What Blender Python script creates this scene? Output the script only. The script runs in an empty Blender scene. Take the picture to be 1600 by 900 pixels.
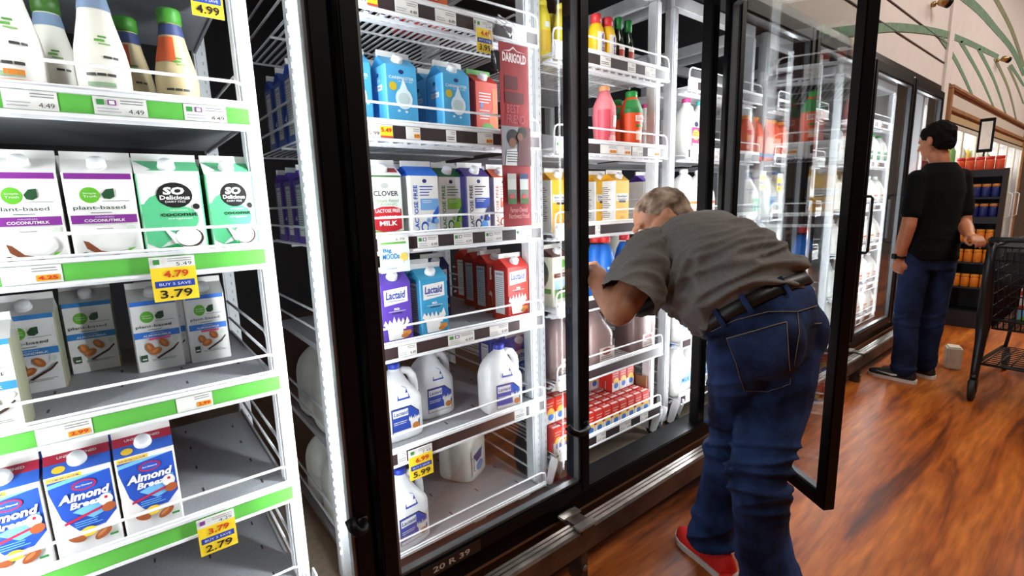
import bpy, bmesh, math, random
from mathutils import Vector, Matrix, noise
random.seed(7)
C = bpy.context.scene.collection
PI = math.pi
# ------------------------------------------------------------------ camera
CAMH = 1.32
FPX = 760.0
def _basis():
    dX = Vector((970, 160, FPX)).normalized()
    up = Vector((-130, 4390, -FPX)); up = (up - up.dot(dX) * dX).normalized()
    X = Vector((dX.x, dX.y, -dX.z)); Z = Vector((up.x, up.y, -up.z)); Y = Z.cross(X)
    return Matrix((X, Y, Z))
CAMR = _basis()
def ray(px, py): return CAMR @ Vector((px - 800, 450 - py, -FPX))
def atY(px, py, y):
    r = ray(px, py); return r * (y / r.y) + Vector((0, 0, CAMH))
def atZ(px, py, z):
    r = ray(px, py); return r * ((z - CAMH) / r.z) + Vector((0, 0, CAMH))
def atX(px, py, x):
    r = ray(px, py); return r * (x / r.x) + Vector((0, 0, CAMH))
cd = bpy.data.cameras.new('camera'); cam = bpy.data.objects.new('camera', cd); C.objects.link(cam)
cd.sensor_width = 36; cd.lens = FPX / 1600 * 36; cd.clip_start = 0.02; cd.clip_end = 100
cam.matrix_world = Matrix.Translation((0, 0, CAMH)) @ CAMR.to_4x4()
bpy.context.scene.camera = cam
sc = bpy.context.scene
sc.view_settings.view_transform = 'Standard'; sc.view_settings.look = 'None'
sc.view_settings.exposure = 0.0; sc.view_settings.gamma = 1; sc.view_settings.use_curve_mapping = False
W = bpy.data.worlds.new('world'); sc.world = W; W.use_nodes = True
W.node_tree.nodes['Background'].inputs[0].default_value = (1, .9, .8, 1)
W.node_tree.nodes['Background'].inputs[1].default_value = 0.04
def area(name, loc, direction, sx, sy, power, col=(1, 1, 1), spread=180):
    l = bpy.data.lights.new(name, 'AREA'); l.shape = 'RECTANGLE'; l.size = sx; l.size_y = sy
    l.energy = power; l.color = col; l.spread = math.radians(spread)
    o = bpy.data.objects.new(name, l); C.objects.link(o); o.location = loc
    o.rotation_euler = Vector(direction).to_track_quat('-Z', 'Y').to_euler()
    return o
# shop ceiling lamps (long fluorescent troughs over the aisle)
for i, (x, y) in enumerate([(1.2, -1.6), (4.2, -0.9), (7.4, -0.9), (10.4, -0.9)]):
    area('ceiling_lamp_light', (x, y, 4.25), (0, 0, -1), 2.2, .5, 88 if i else 62, (1, .91, .80))
# LED strips on the inside of every cooler mullion
MUL = [-.42, .41, 1.22, 2.05, 2.93, 3.88, 4.80, 5.72]
for i, m in enumerate(MUL):
    for s in (-1, 1):
        if (i == 0 and s < 0) or (i == len(MUL) - 1 and s > 0): continue
        area('led_strip_light', (m + s * .028, 1.215, 1.2), (s * .9, .42, 0), .02, 1.75, 11 if i < 1 or (i == 1 and s < 0) else 6.4, (.93, .97, 1), 170)
# ------------------------------------------------------------------ materials
_m = {}
def mat(name, col, rough=.5, metal=0, emit=0, var=.06, scale=30, bump=0, spec=.5, trans=0, coat=0):
    if name in _m: return _m[name]
    m = bpy.data.materials.new(name); m.use_nodes = True; nt = m.node_tree; b = nt.nodes['Principled BSDF']
    if len(col) == 3: col = (*col, 1)
    b.inputs['Roughness'].default_value = rough; b.inputs['Metallic'].default_value = metal
    b.inputs['Specular IOR Level'].default_value = spec
    if trans: b.inputs['Transmission Weight'].default_value = trans
    if coat: b.inputs['Coat Weight'].default_value = coat
    tc = nt.nodes.new('ShaderNodeTexCoord'); n = nt.nodes.new('ShaderNodeTexNoise'); n.inputs['Scale'].default_value = scale
    n.inputs['Detail'].default_value = 3
    nt.links.new(tc.outputs['Object'], n.inputs['Vector'])
    r = nt.nodes.new('ShaderNodeValToRGB'); r.color_ramp.elements[0].position = .3; r.color_ramp.elements[1].position = .7
    r.color_ramp.elements[0].color = tuple(c * (1 - var) for c in col[:3]) + (1,)
    r.color_ramp.elements[1].color = tuple(min(1, c * (1 + var)) for c in col[:3]) + (1,)
    nt.links.new(n.outputs['Fac'], r.inputs['Fac']); nt.links.new(r.outputs['Color'], b.inputs['Base Color'])
    if emit:
        b.inputs['Emission Color'].default_value = col; b.inputs['Emission Strength'].default_value = emit
    if bump:
        bp = nt.nodes.new('ShaderNodeBump'); bp.inputs['Strength'].default_value = bump; bp.inputs['Distance'].default_value = .002
        nt.links.new(n.outputs['Fac'], bp.inputs['Height']); nt.links.new(bp.outputs['Normal'], b.inputs['Normal'])
    _m[name] = m; return m
def lin(h):   # '#rrggbb' -> linear
    v = [int(h[i:i + 2], 16) / 255 for i in (1, 3, 5)]
    return tuple(c / 12.92 if c <= .04045 else ((c + .055) / 1.055) ** 2.4 for c in v)
def col(h, rough=.45): return mat('ink_' + h[1:], lin(h), rough, var=.03)
def glass_mat(name, tint=(1, 1, 1), refl=.9, f=1.5, base=.0):
    m = bpy.data.materials.new(name); m.use_nodes = True; nt = m.node_tree; nt.nodes.clear()
    o = nt.nodes.new('ShaderNodeOutputMaterial'); mx = nt.nodes.new('ShaderNodeMixShader')
    t = nt.nodes.new('ShaderNodeBsdfTransparent'); g = nt.nodes.new('ShaderNodeBsdfGlossy'); fr = nt.nodes.new('ShaderNodeFresnel')
    mul = nt.nodes.new('ShaderNodeMath'); mul.operation = 'MULTIPLY_ADD'; mul.inputs[1].default_value = refl; mul.inputs[2].default_value = base
    t.inputs[0].default_value = (*tint, 1); g.inputs['Roughness'].default_value = .015; fr.inputs[0].default_value = f
    nt.links.new(fr.outputs[0], mul.inputs[0]); nt.links.new(mul.outputs[0], mx.inputs[0])
    nt.links.new(t.outputs[0], mx.inputs[1]); nt.links.new(g.outputs[0], mx.inputs[2]); nt.links.new(mx.outputs[0], o.inputs[0])
    return m
GLASS = glass_mat('door_glass', (.97, .98, .98), .36, 1.5)
CLEAR = glass_mat('clear_plastic', (.97, .97, .98), .8, 1.45, .03)
WHITE = mat('white_enamel', (.82, .83, .85), .35)
POST = mat('post_white', (.78, .8, .82), .4)
BLACK = mat('black_frame', (.003, .003, .0035), .42, spec=.16)
ALU = mat('spacer_grey', (.16, .17, .18), .4, .6)
CARD = mat('carton_white', (.8, .79, .76), .45)
CAPW = mat('cap_white', (.85, .86, .87), .4)
GREY = mat('shelf_sheet', (.30, .31, .33), .5, bump=.3, scale=220, var=.12)
DARK = mat('dark_slot', (.03, .03, .035), .6)
STEEL = mat('bumper_steel', (.42, .38, .34), .38, .85, var=.35, scale=14, bump=.3)
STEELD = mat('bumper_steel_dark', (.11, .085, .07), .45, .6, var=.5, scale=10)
MILK = mat('milk_jug', (.80, .80, .76), .3, spec=.5)
HDPE = mat('white_jug', (.84, .85, .87), .3)
CHOC = mat('chocolate_milk', (.23, .155, .145), .3)
RUBBER = mat('black_rubber', (.012, .012, .013), .6)
GREEN = col('#5fb84a'); BROWN = mat('strip_brown', (.035, .022, .025), .4)
# ------------------------------------------------------------------ mesh builder
class MB:
    def __init__(s): s.v = []; s.f = []; s.mi = []; s.m = []; s.sm = []
    def mid(s, m):
        if m not in s.m: s.m.append(m)
        return s.m.index(m)
    def add(s, vs, fs, m, smooth=False, M=None):
        n = len(s.v); i = s.mid(m)
        s.v += [tuple(M @ Vector(v)) if M else tuple(v) for v in vs]
        for f in fs: s.f.append([n + k for k in f]); s.mi.append(i); s.sm.append(smooth)
    def box(s, a, b, m, M=None):
        (x0, y0, z0), (x1, y1, z1) = a, b
        x0, x1 = min(x0, x1), max(x0, x1); y0, y1 = min(y0, y1), max(y0, y1); z0, z1 = min(z0, z1), max(z0, z1)
        s.add([(x0, y0, z0), (x1, y0, z0), (x1, y1, z0), (x0, y1, z0), (x0, y0, z1), (x1, y0, z1), (x1, y1, z1), (x0, y1, z1)],
              [(0, 3, 2, 1), (4, 5, 6, 7), (0, 1, 5, 4), (1, 2, 6, 5), (2, 3, 7, 6), (3, 0, 4, 7)], m, False, M)
    def bbox(s, a, b, m, r=.004, M=None):   # box with rounded edges
        bm = bmesh.new(); bmesh.ops.create_cube(bm, size=1)
        c = [(a[i] + b[i]) / 2 for i in range(3)]; d = [abs(b[i] - a[i]) for i in range(3)]
        for v in bm.verts: v.co = Vector((c[0] + v.co.x * d[0], c[1] + v.co.y * d[1], c[2] + v.co.z * d[2]))
        bmesh.ops.bevel(bm, geom=bm.edges[:], offset=min(r, min(d) * .45), segments=2, affect='EDGES')
        bm.verts.index_update()
        s.add([v.co.copy() for v in bm.verts], [[v.index for v in f.verts] for f in bm.faces], m, False, M); bm.free()
    def rings(s, R, m, cap=True, smooth=True, M=None):
        n = len(R[0]); vs = [p for r in R for p in r]; fs = []
        for k in range(len(R) - 1):
            for i in range(n):
                j = (i + 1) % n; fs.append((k * n + i, k * n + j, (k + 1) * n + j, (k + 1) * n + i))
        if cap: fs.append(tuple(range(n))[::-1]); fs.append(tuple(range((len(R) - 1) * n, len(R) * n)))
        s.add(vs, fs, m, smooth, M)
    def lathe(s, prof, m, n=20, M=None, c=(0, 0, 0), cap=True, sq=0):
        R = []
        for r, z in prof:
            ring = []
            for i in range(n):
                a = 2 * PI * i / n + PI / n; q = 1
                if sq: q = (abs(math.cos(a)) ** sq + abs(math.sin(a)) ** sq) ** (-1 / sq)
                ring.append((c[0] + r * q * math.cos(a), c[1] + r * q * math.sin(a), c[2] + z))
            R.append(ring)
        s.rings(R, m, cap, True, M)
    def tube(s, pts, r, m, n=6, M=None, closed=False):
        pts = [Vector(p) for p in pts]; R = []; N = len(pts)
        if closed: pts = pts + [pts[0]]; N += 1
        prev = None
        for i, p in enumerate(pts):
            d = (pts[min(i + 1, N - 1)] - pts[max(i - 1, 0)]).normalized()
            if prev is None:
                u = d.orthogonal().normalized()
            else:
                u = (prev - prev.dot(d) * d)
                u = u.normalized() if u.length > 1e-6 else d.orthogonal().normalized()
            prev = u; w = d.cross(u); rr = r[i] if isinstance(r, (list, tuple)) else r
            R.append([p + u * rr * math.cos(2 * PI * k / n) + w * rr * math.sin(2 * PI * k / n) for k in range(n)])
        s.rings(R, m, True, True, M)
    def cyl(s, a, b, r, m, n=16, M=None): s.tube([a, b], r, m, n, M)
    def prism(s, poly, o, u, v, w, m, M=None):  # poly in 2d extruded
        o, u, v, w = map(Vector, (o, u, v, w)); n = len(poly)
        A = [o + u * p[0] + v * p[1] for p in poly]; B = [p + w for p in A]
        s.add(A + B, [tuple(range(n))[::-1], tuple(range(n, 2 * n))] + [(i, (i + 1) % n, (i + 1) % n + n, i + n) for i in range(n)], m, False, M)
    def build(s, name, parent=None, loc=None, rz=0, M=None):
        me = bpy.data.meshes.new(name); me.from_pydata(s.v, [], s.f)
        for m in s.m: me.materials.append(m)
        me.polygons.foreach_set('material_index', s.mi); me.polygons.foreach_set('use_smooth', s.sm); me.update()
        bm = bmesh.new(); bm.from_mesh(me); bmesh.ops.recalc_face_normals(bm, faces=bm.faces[:]) if not getattr(s, 'norecalc', 0) else None
        bm.to_mesh(me); bm.free()
        o = bpy.data.objects.new(name, me); C.objects.link(o)
        if parent: o.parent = parent
        if loc is not None: o.location = loc
        if rz: o.rotation_euler = (0, 0, rz)
        if M is not None: o.matrix_world = M
        return o
def tag(o, label=None, cat=None, group=None, kind=None):
    if label: o['label'] = label
    if cat: o['category'] = cat
    if group: o['group'] = group
    if kind: o['kind'] = kind
    return o
def empty(name, loc=(0, 0, 0), rz=0):
    o = bpy.data.objects.new(name, None); C.objects.link(o); o.location = loc; o.rotation_euler = (0, 0, rz); o.empty_display_size = .05
    return o
KIDS = {}
def kids(o): return [c for c in C.objects if c.parent == o]
def dup(o, parent=None):
    c = o.copy(); C.objects.link(c)
    if parent: c.parent = parent
    for ch in kids(o):
        d = ch.copy(); C.objects.link(d); d.parent = c
    return c
# ---- lettering geometry, cached
_t = {}
def text_geo(txt, bold=0, shear=0, space=1):
    k = (txt, bold, shear, space)
    if k in _t: return _t[k]
    cu = bpy.data.curves.new('t', 'FONT'); cu.body = txt; cu.align_x = 'CENTER'; cu.align_y = 'CENTER'; cu.size = 1
    cu.offset = bold; cu.shear = shear; cu.space_character = space; cu.resolution_u = 2
    o = bpy.data.objects.new('t', cu); C.objects.link(o)
    me = bpy.data.meshes.new_from_object(o)
    vs = [v.co.copy() for v in me.vertices]; fs = [list(p.vertices) for p in me.polygons]
    bpy.data.objects.remove(o); bpy.data.meshes.remove(me)
    if vs:
        x0, x1 = min(v.x for v in vs), max(v.x for v in vs); y0, y1 = min(v.y for v in vs), max(v.y for v in vs)
        vs = [((v.x - (x0 + x1) / 2) / max(x1 - x0, 1e-6), (v.y - (y0 + y1) / 2) / max(y1 - y0, 1e-6)) for v in vs]
    _t[k] = (vs, fs); return _t[k]
class Face:
    """flat print area: origin, u, v vectors (metres per unit) and outward normal; prints are thin ink layers"""
    def __init__(s, mb, o, u, v, n):
        s.mb = mb; s.o, s.u, s.v, s.n = map(Vector, (o, u, v, n)); s.n.normalize(); s.k = 1
    def pt(s, a, b): return s.o + s.u * a + s.v * b + s.n * (.00025 * s.k)
    def poly(s, pts, m):
        s.mb.add([s.pt(*p) for p in pts], [tuple(range(len(pts)))], m); s.k += 1
    def rect(s, a0, b0, a1, b1, m): s.poly([(a0, b0), (a1, b0), (a1, b1), (a0, b1)], m)
    def ell(s, a, b, ra, rb, m, n=18, rot=0):
        P = []
        for i in range(n):
            x, y = math.cos(2 * PI * i / n), math.sin(2 * PI * i / n)
            lx, ly = s.u.length, s.v.length; X = ra * lx * x; Y = rb * ly * y
            P.append((a + (X * math.cos(rot) - Y * math.sin(rot)) / lx, b + (X * math.sin(rot) + Y * math.cos(rot)) / ly))
        s.poly(P, m)
    def text(s, txt, a, b, w, h, m, bold=0, shear=0, rot=0, space=1):
        vs, fs = text_geo(txt, bold, shear, space)
        if not vs: return
        s.k += 1; lx, ly = s.u.length, s.v.length; P = []
        for x, y in vs:
            if rot: P.append(s.pt(a - y * w, b + x * h))
            else: P.append(s.pt(a + x * w, b + y * h))
        s.mb.add(P, fs, m)
    def lines(s, a0, b0, a1, b1, n, m, jag=.2):
        h = (b1 - b0) / n
        for i in range(n):
            e = a1 - (a1 - a0) * random.random() * jag
            s.rect(a0, b0 + h * (i + .3), e, b0 + h * (i + .62), m); s.k -= 1
        s.k += 1
    def splash(s, a, b, w, h, m, seed=1):
        rnd = random.Random(seed); P = [(a - w * .32, b)]; n = 13
        P.append((a - w * .36, b + h * .55))
        for i in range(n):
            t = i / (n - 1); x = a - w * .5 + w * t; y = b + h * (.62 + (.38 if i % 2 else .06) * rnd.uniform(.5, 1))
            P.append((x, y))
        P += [(a + w * .36, b + h * .5), (a + w * .3, b)]
        # fan from lower centre
        c = (a, b + h * .2); pts = [s.pt(*c)] + [s.pt(*p) for p in P]
        s.mb.add(pts, [(0, i, i + 1) for i in range(1, len(P))], m); s.k += 1
# ------------------------------------------------------------------ CARTONS
HC = .197   # height of the square body; roof up to .228, fin up to .245
def carton_mesh(w, front, side, roof, fin, design, side_design=None, H=1.0, roof_design=None):
    b = MB(); d = min(w, .098); hc, hr, hf = HC * H, (HC + .031) * H, (HC + .047) * H; x = w / 2; y0, y1 = -d / 2, d / 2
    e = .004
    def ring(z, ex, ey): return [(-x + ex, y0 + ey, z), (x - ex, y0 + ey, z), (x, y0 + ey + e if 0 else y0 + ey, z)]
    # body with softly folded corners
    c = .0035
    R = []
    for z in (0, hc):
        R.append([(-x + c, y0, z), (x - c, y0, z), (x, y0 + c, z), (x, y1 - c, z), (x - c, y1, z), (-x + c, y1, z), (-x, y1 - c, z), (-x, y0 + c, z)])
    vs = R[0] + R[1]
    b.add(vs, [(0, 1, 9, 8)], front); b.add(vs, [(4, 5, 13, 12)], front)
    b.add(vs, [(2, 3, 11, 10), (6, 7, 15, 14), (1, 2, 10, 9), (3, 4, 12, 11), (5, 6, 14, 13), (7, 0, 8, 15), tuple(range(8))[::-1]], side)
    # roof: front slope, back slope, folded-in gussets
    g = .022
    b.add([(-x, y0, hc), (x, y0, hc), (x, -.004, hr), (-x, -.004, hr)], [(0, 1, 2, 3)], roof)
    b.add([(x, y1, hc), (-x, y1, hc), (-x, .004, hr), (x, .004, hr)], [(0, 1, 2, 3)], roof)
    for s in (-1, 1):
        b.add([(s * x, y0, hc), (s * x, y1, hc), (s * x, .004, hr), (s * (x - g), 0, hc + .016), (s * x, -.004, hr)], [(0, 1, 3), (1, 2, 3), (2, 4, 3), (4, 0, 3)], roof)
    b.box((-x, -.0042, hr - .002), (x, .0042, hf), fin)
    F = Face(b, (-x + c, y0, .026), (w - 2 * c, 0, 0), (0, 0, hc - .026), (0, -1, 0)); design(F)
    if side_design:
        S = Face(b, (-x, y1 - c, 0), (0, -(d - 2 * c), 0), (0, 0, hc), (-1, 0, 0)); side_design(S)
    if roof_design:
        n = Vector((0, -(hr - hc), (-.004 - y0))).normalized()
        R_ = Face(b, (-x, y0, hc), (w, 0, 0), (0, -.004 - y0, hr - hc), n); roof_design(R_)
    b.norecalc = 1
    return b
def cap_mesh(r=.0155, h=.014, m=None, ny=(0, -.62, .78), at=None, H=1, d=.098):
    b = MB(); m = m or CAPW; n = Vector(ny).normalized(); q = n.to_track_quat('Z', 'Y').to_matrix().to_4x4()
    b.lathe([(r * .96, 0), (r, .002), (r, h * .8), (r * .9, h)], m, 20, Matrix.Translation(at or (0, -d / 4 - .002, (HC + .018) * H)) @ q)
    b.lathe([(r * 1.1, -.003), (r * 1.1, .001)], m, 20, Matrix.Translation(at or (0, -d / 4 - .002, (HC + .018) * H)) @ q)
    return b
ink = col
def d_plant(band, nuts, pink=False):
    G, DG, K, O = ink('#5fae2b'), ink('#1f4a2a'), ink('#2a3a30'), ink('#b0642c')
    B = ink(band)
    def f(F):
        F.rect(0, .93, 1, 1, B)
        F.ell(.33, .74, .15, .095, G); F.text('Simple', .33, .76, .2, .025, CARD); F.text('Truth', .33, .725, .2, .025, CARD)
        F.poly([(.5, .75), (.58, .81), (.70, .82), (.70, .72), (.62, .69), (.53, .70)], DG); F.rect(.5, .665, .92, .67, K)
        F.text('plant-based', .45, .585, .78, .06, K, bold=.008); F.rect(.3, .525, .62, .533, K)
        F.rect(0, .40, 1, .50, B); F.text('COCONUTMILK' if not nuts else 'ALMONDMILK', .5, .435, .62, .034, CARD, bold=.02); F.text('ORIGINAL', .5, .475, .3, .014, CARD)
        F.ell(.88, .33, .07, .045, ink('#cfd6cc'))
        if nuts:
            if pink: F.rect(.3, .36, .78, .395, ink('#e0588c'))
            for a, c, r in [(.3, .24, 1.9), (.62, .29, 2.2), (.42, .17, .5)]:
                F.ell(a, c, .14, .055, O, rot=r); F.ell(a - .02, c + .01, .08, .022, ink('#cf8448'), rot=r)
            F.poly([(.4, .06), (.8, .19), (.93, .27), (.95, .25), (.82, .16), (.45, .04)], ink('#3a2418'))
            F.rect(.08, .02, .22, .13, DG); F.rect(.1, .05, .2, .07, CARD)
            F.lines(.3, .01, .9, .05, 2, ink('#5b6b50'))
        else:
            F.ell(.52, .17, .36, .13, ink('#e4e2de')); F.poly([(.12, .2), (.16, .1), (.3, .03), (.6, .0), (.78, .03), (.6, .035), (.36, .07), (.2, .18)], ink('#7a3f22'))
            F.ell(.55, .17, .28, .09, CARD); F.poly([(.76, .03), (.92, .09), (.8, .08)], G); F.ell(.13, .03, .06, .03, DG)
            F.rect(.35, .33, .6, .337, K)
    return f
def d_so(F):
    K, M, DM = ink('#151515'), ink('#57b983'), ink('#1d8c4c')
    F.ell(.3, .48, .3, .26, M); F.ell(.62, .42, .3, .17, M); F.poly([(0, .62), (.45, .62), (.5, .2), (.2, .05), (.02, .12)], M)
    F.ell(.56, .73, .30, .165, K); F.text('SO', .55, .785, .36, .10, CARD, bold=.05, shear=.1)
    F.text('Delicious', .56, .70, .50, .055, CARD, bold=.03); F.text('DAIRY FREE', .56, .645, .34, .025, CARD)
    F.text('coconut', .6, .48, .62, .05, ink('#123322'), bold=.03); F.text('ORGANIC', .6, .535, .3, .02, CARD); F.text('original', .6, .425, .4, .03, CARD)
    F.ell(.9, .58, .06, .04, K)
    F.poly([(.28, .33), (.5, .22), (.9, .26), (.97, .1), (.6, .02), (.45, .12)], CARD)
    F.ell(.72, .17, .24, .13, ink('#3c2a20')); F.ell(.7, .18, .22, .12, CARD); F.poly([(.12, .04), (.5, .1), (.6, .05), (.35, 0), (.15, 0)], DM)
def d_almond(F):
    Bl, R, Y, LB, O = ink('#1f4fb4'), ink('#b5203f'), ink('#f2c62e'), ink('#6fb4e6'), ink('#a3552a')
    F.poly([(0, .98), (1, .98), (1, .35), (.78, .2), (.35, .2), (.12, .42), (0, .8)], Bl)
    F.poly([(0, .90), (1, .98), (1, .93), (0, .85)], LB); F.rect(.0, .93, .55, .985, Y); F.rect(.55, .93, 1, .985, CARD)
    F.text('50% MORE CALCIUM', .27, .957, .46, .022, Bl, bold=.02)
    F.poly([(.3, .47), (.95, .62), (.95, .4), (.6, .33)], LB)
    F.ell(.55, .80, .2, .07, R); F.ell(.55, .80, .165, .052, Bl); F.text('Blue Diamond', .55, .8, .26, .02, CARD, bold=.02)
    F.text('Almond', .53, .67, .84, .115, CARD, bold=.04, shear=.25); F.text('Breeze', .57, .555, .60, .085, CARD, bold=.035, shear=.25)
    F.poly([(.15, .36), (.8, .46), (.8, .43), (.15, .325)], R); F.lines(.3, .25, .75, .34, 3, LB)
    F.ell(.85, .53, .12, .08, CARD); F.ell(.86, .56, .03, .02, R); F.ell(.88, .42, .12, .06, O, rot=.4)
    F.ell(.5, .17, .14, .065, Y); F.ell(.3, .12, .15, .05, O, rot=-.5); F.ell(.72, .09, .17, .055, O, rot=.6); F.ell(.7, .1, .1, .02, ink('#c88049'), rot=.6)
    F.rect(.82, .02, .96, .05, ink('#2e8b3d'))
def r_almond(F):
    F.rect(0, .55, 1, 1, ink('#b5203f')); F.text('UNSWEETENED', .5, .8, .6, .12, CARD, bold=.02); F.ell(.22, .25, .1, .16, ink('#f2c62e'))
def d_carb(F):
    K = ink('#1d2f6b'); L = ink('#d9ecf5')
    F.ell(.5, .90, .09, .035, K); F.text('CARBMASTER', .5, .80, .84, .05, L, bold=.02); F.text('LACTOSE FREE', .62, .75, .5, .025, L)
    F.ell(.2, .66, .13, .07, ink('#c9b22e')); F.ell(.55, .47, .29, .17, L); F.poly([(.4, .6), (.55, .8), (.7, .6)], L); F.ell(.55, .47, .2, .1, ink('#bfd3d3'))
    for a, c in [(.2, .36), (.85, .36), (.35, .27), (.6, .26)]: F.ell(a, c, .05, .02, L)
    F.rect(.3, .09, .8, .11, ink('#8fb02e'))
def s_carb(F):
    F.ell(.5, .88, .08, .03, ink('#1d2f6b')); F.rect(.25, .66, .8, .74, CARD); F.text('Carb', .5, .8, .4, .05, ink('#d9ecf5')); F.text('2% Milk', .52, .7, .4, .03, ink('#3f6bb0'))
def d_clover(F):
    K, R, G = ink('#26292b'), ink('#b8202c'), ink('#7da36b')
    F.rect(0, .97, 1, 1, ink('#3c6b35')); F.ell(.45, .83, .13, .05, ink('#aeb4ae'), rot=0)
    F.text('CLOVER', .48, .70, .82, .085, K, bold=.015); F.text('Pasture Raised', .5, .585, .8, .06, G, shear=.2); F.text('ORGANIC', .5, .52, .66, .045, G)
    F.poly([(.05, .44), (.3, .48), (.7, .48), (.95, .44), (.95, .1), (.7, .06), (.3, .06), (.05, .1)], R)
    F.text('LACTOSE FREE', .5, .41, .82, .06, CARD, bold=.02); F.text('WHOLE', .5, .3, .55, .055, CARD, bold=.03); F.text('MILK', .5, .2, .6, .08, CARD, bold=.03)
    F.poly([(0, 0), (1, 0), (1, .07), (.5, .04), (0, .09)], ink('#8ea04a'))
def d_lf(c1, c2, c3):
    def f(F):
        A, B, Cc = ink(c1), ink(c2), ink(c3)
        F.ell(.52, .91, .08, .035, ink('#1d2f6b'))
        F.text('LACTOSE FREE', .17, .44, .15, .80, A, bold=.02, rot=1)
        F.lines(.33, .64, .85, .84, 4, A, .4); F.rect(.33, .40, 1, .60, B); F.lines(.4, .52, .8, .58, 2, CARD)
        F.poly([(1, .48), (.78, .34), (.66, .1), (.8, .14), (1, .35)], A)
        F.ell(.45, .1, .14, .1, A); F.ell(.45, .1, .09, .06, CARD); F.ell(.72, .08, .16, .09, Cc, rot=.5); F.ell(.88, .2, .09, .05, B, rot=.8); F.ell(.58, .22, .06, .04, B)
    return f
def d_lact(c1, cook=True, chocolate=False):
    def f(F):
        Bl = ink('#27419a')
        F.poly([(.08, .62), (.9, .665), (.9, .93), (.08, .90)], CARD)
        F.text('Lactaid', .48, .80, .68, .14, Bl, bold=.025, shear=.12); F.lines(.2, .68, .8, .71, 1, Bl)
        F.text('Milk', .5, .55, .2, .045, CARD, bold=.02); F.rect(.2, .505, .8, .512, CARD); F.lines(.3, .45, .72, .5, 1, ink('#20242c'))
        F.splash(.45, .0, .92, .44, CARD, seed=int(c1[1:3], 16)); F.rect(.18, 0, .68, .22, CARD)
        if cook: F.ell(.8, .1, .16, .055, ink('#d08a3c')); F.ell(.72, .05, .14, .04, ink('#b9702b')); F.rect(.66, .14, .95, .17, ink(c1))
    return f
def s_lact(F):
    F.rect(.22, .12, .82, .93, CARD); F.text('Lactaid', .52, .88, .48, .05, ink('#27419a'), bold=.02); F.lines(.27, .2, .78, .82, 16, ink('#8c93a0'), .15)
def d_nog(F):
    K = ink('#23284a'); F.rect(.05, .50, .95, .68, CARD); F.text('Southern', .5, .62, .78, .06, K, bold=.02, shear=.2); F.text('Comfort', .5, .545, .7, .05, K, bold=.02, shear=.2)
    F.rect(.25, .46, .75, .51, ink('#1a1a1a')); F.lines(.2, .2, .8, .36, 4, ink('#c98b1f')); F.ell(.5, .08, .2, .06, ink('#d9a044'))
def d_nogside(F):
    F.rect(.12, .15, .88, .93, CARD); F.lines(.2, .2, .8, .88, 16, ink('#5a5a5a'), .4)
def d_great(F):
    P = ink('#5b3a9a'); F.lines(.1, .82, .45, .92, 3, ink('#8f8aa5')); F.text('Great', .68, .72, .5, .07, P, bold=.02, shear=.1); F.text('milk', .6, .62, .4, .06, P); F.rect(.0, .2, 1, .24, P)
def d_org(F):
    G = ink('#5fae2b'); F.ell(.62, .83, .15, .1, G); F.poly([(.8, .86), (.98, .92), (.98, .8), (.85, .78)], ink('#1f4a2a')); F.text('organic', .6, .68, .5, .05, ink('#39443a'))
    F.rect(0, .52, 1, .62, ink('#5b1f1a')); F.text('CHOCOLATE', .55, .57, .7, .045, CARD); F.rect(.05, .02, 1, .46, ink('#a9cfe8'))
    F.poly([(.05, .02), (1, .02), (1, .26), (.7, .3), (.4, .22), (.05, .25)], ink('#5f9a3f')); F.ell(.55, .2, .3, .05, ink('#3b3f2a'))
def s_org(F):
    F.ell(.0, .66, .8, .36, ink('#1c3a28')); F.rect(.3, .26, .92, .36, ink('#3e8a3a')); F.lines(.08, .5, .55, .8, 7, ink('#7f9a86'))
def d_red(F):
    F.lines(.15, .6, .7, .82, 4, CARD); F.ell(.25, .56, .06, .06, ink('#4a8fd0')); F.lines(.15, .3, .65, .5, 4, CARD); F.poly([(.75, .9), (1, .9), (1, 0), (.55, 0), (.6, .35), (.75, .5)], ink('#d0622e'))
    F.ell(.5, .12, .3, .12, ink('#4f9a3c')); F.ell(.75, .05, .3, .1, ink('#4ba3cf'))
def d_oat(F):
    N = ink('#3f6f4a'); F.text('oatmilk', .5, .8, .6, .06, N); F.ell(.5, .66, .14, .09, N); F.rect(0, .4, 1, .46, ink('#3a4a7a')); F.lines(.1, .1, .9, .3, 4, N)
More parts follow.
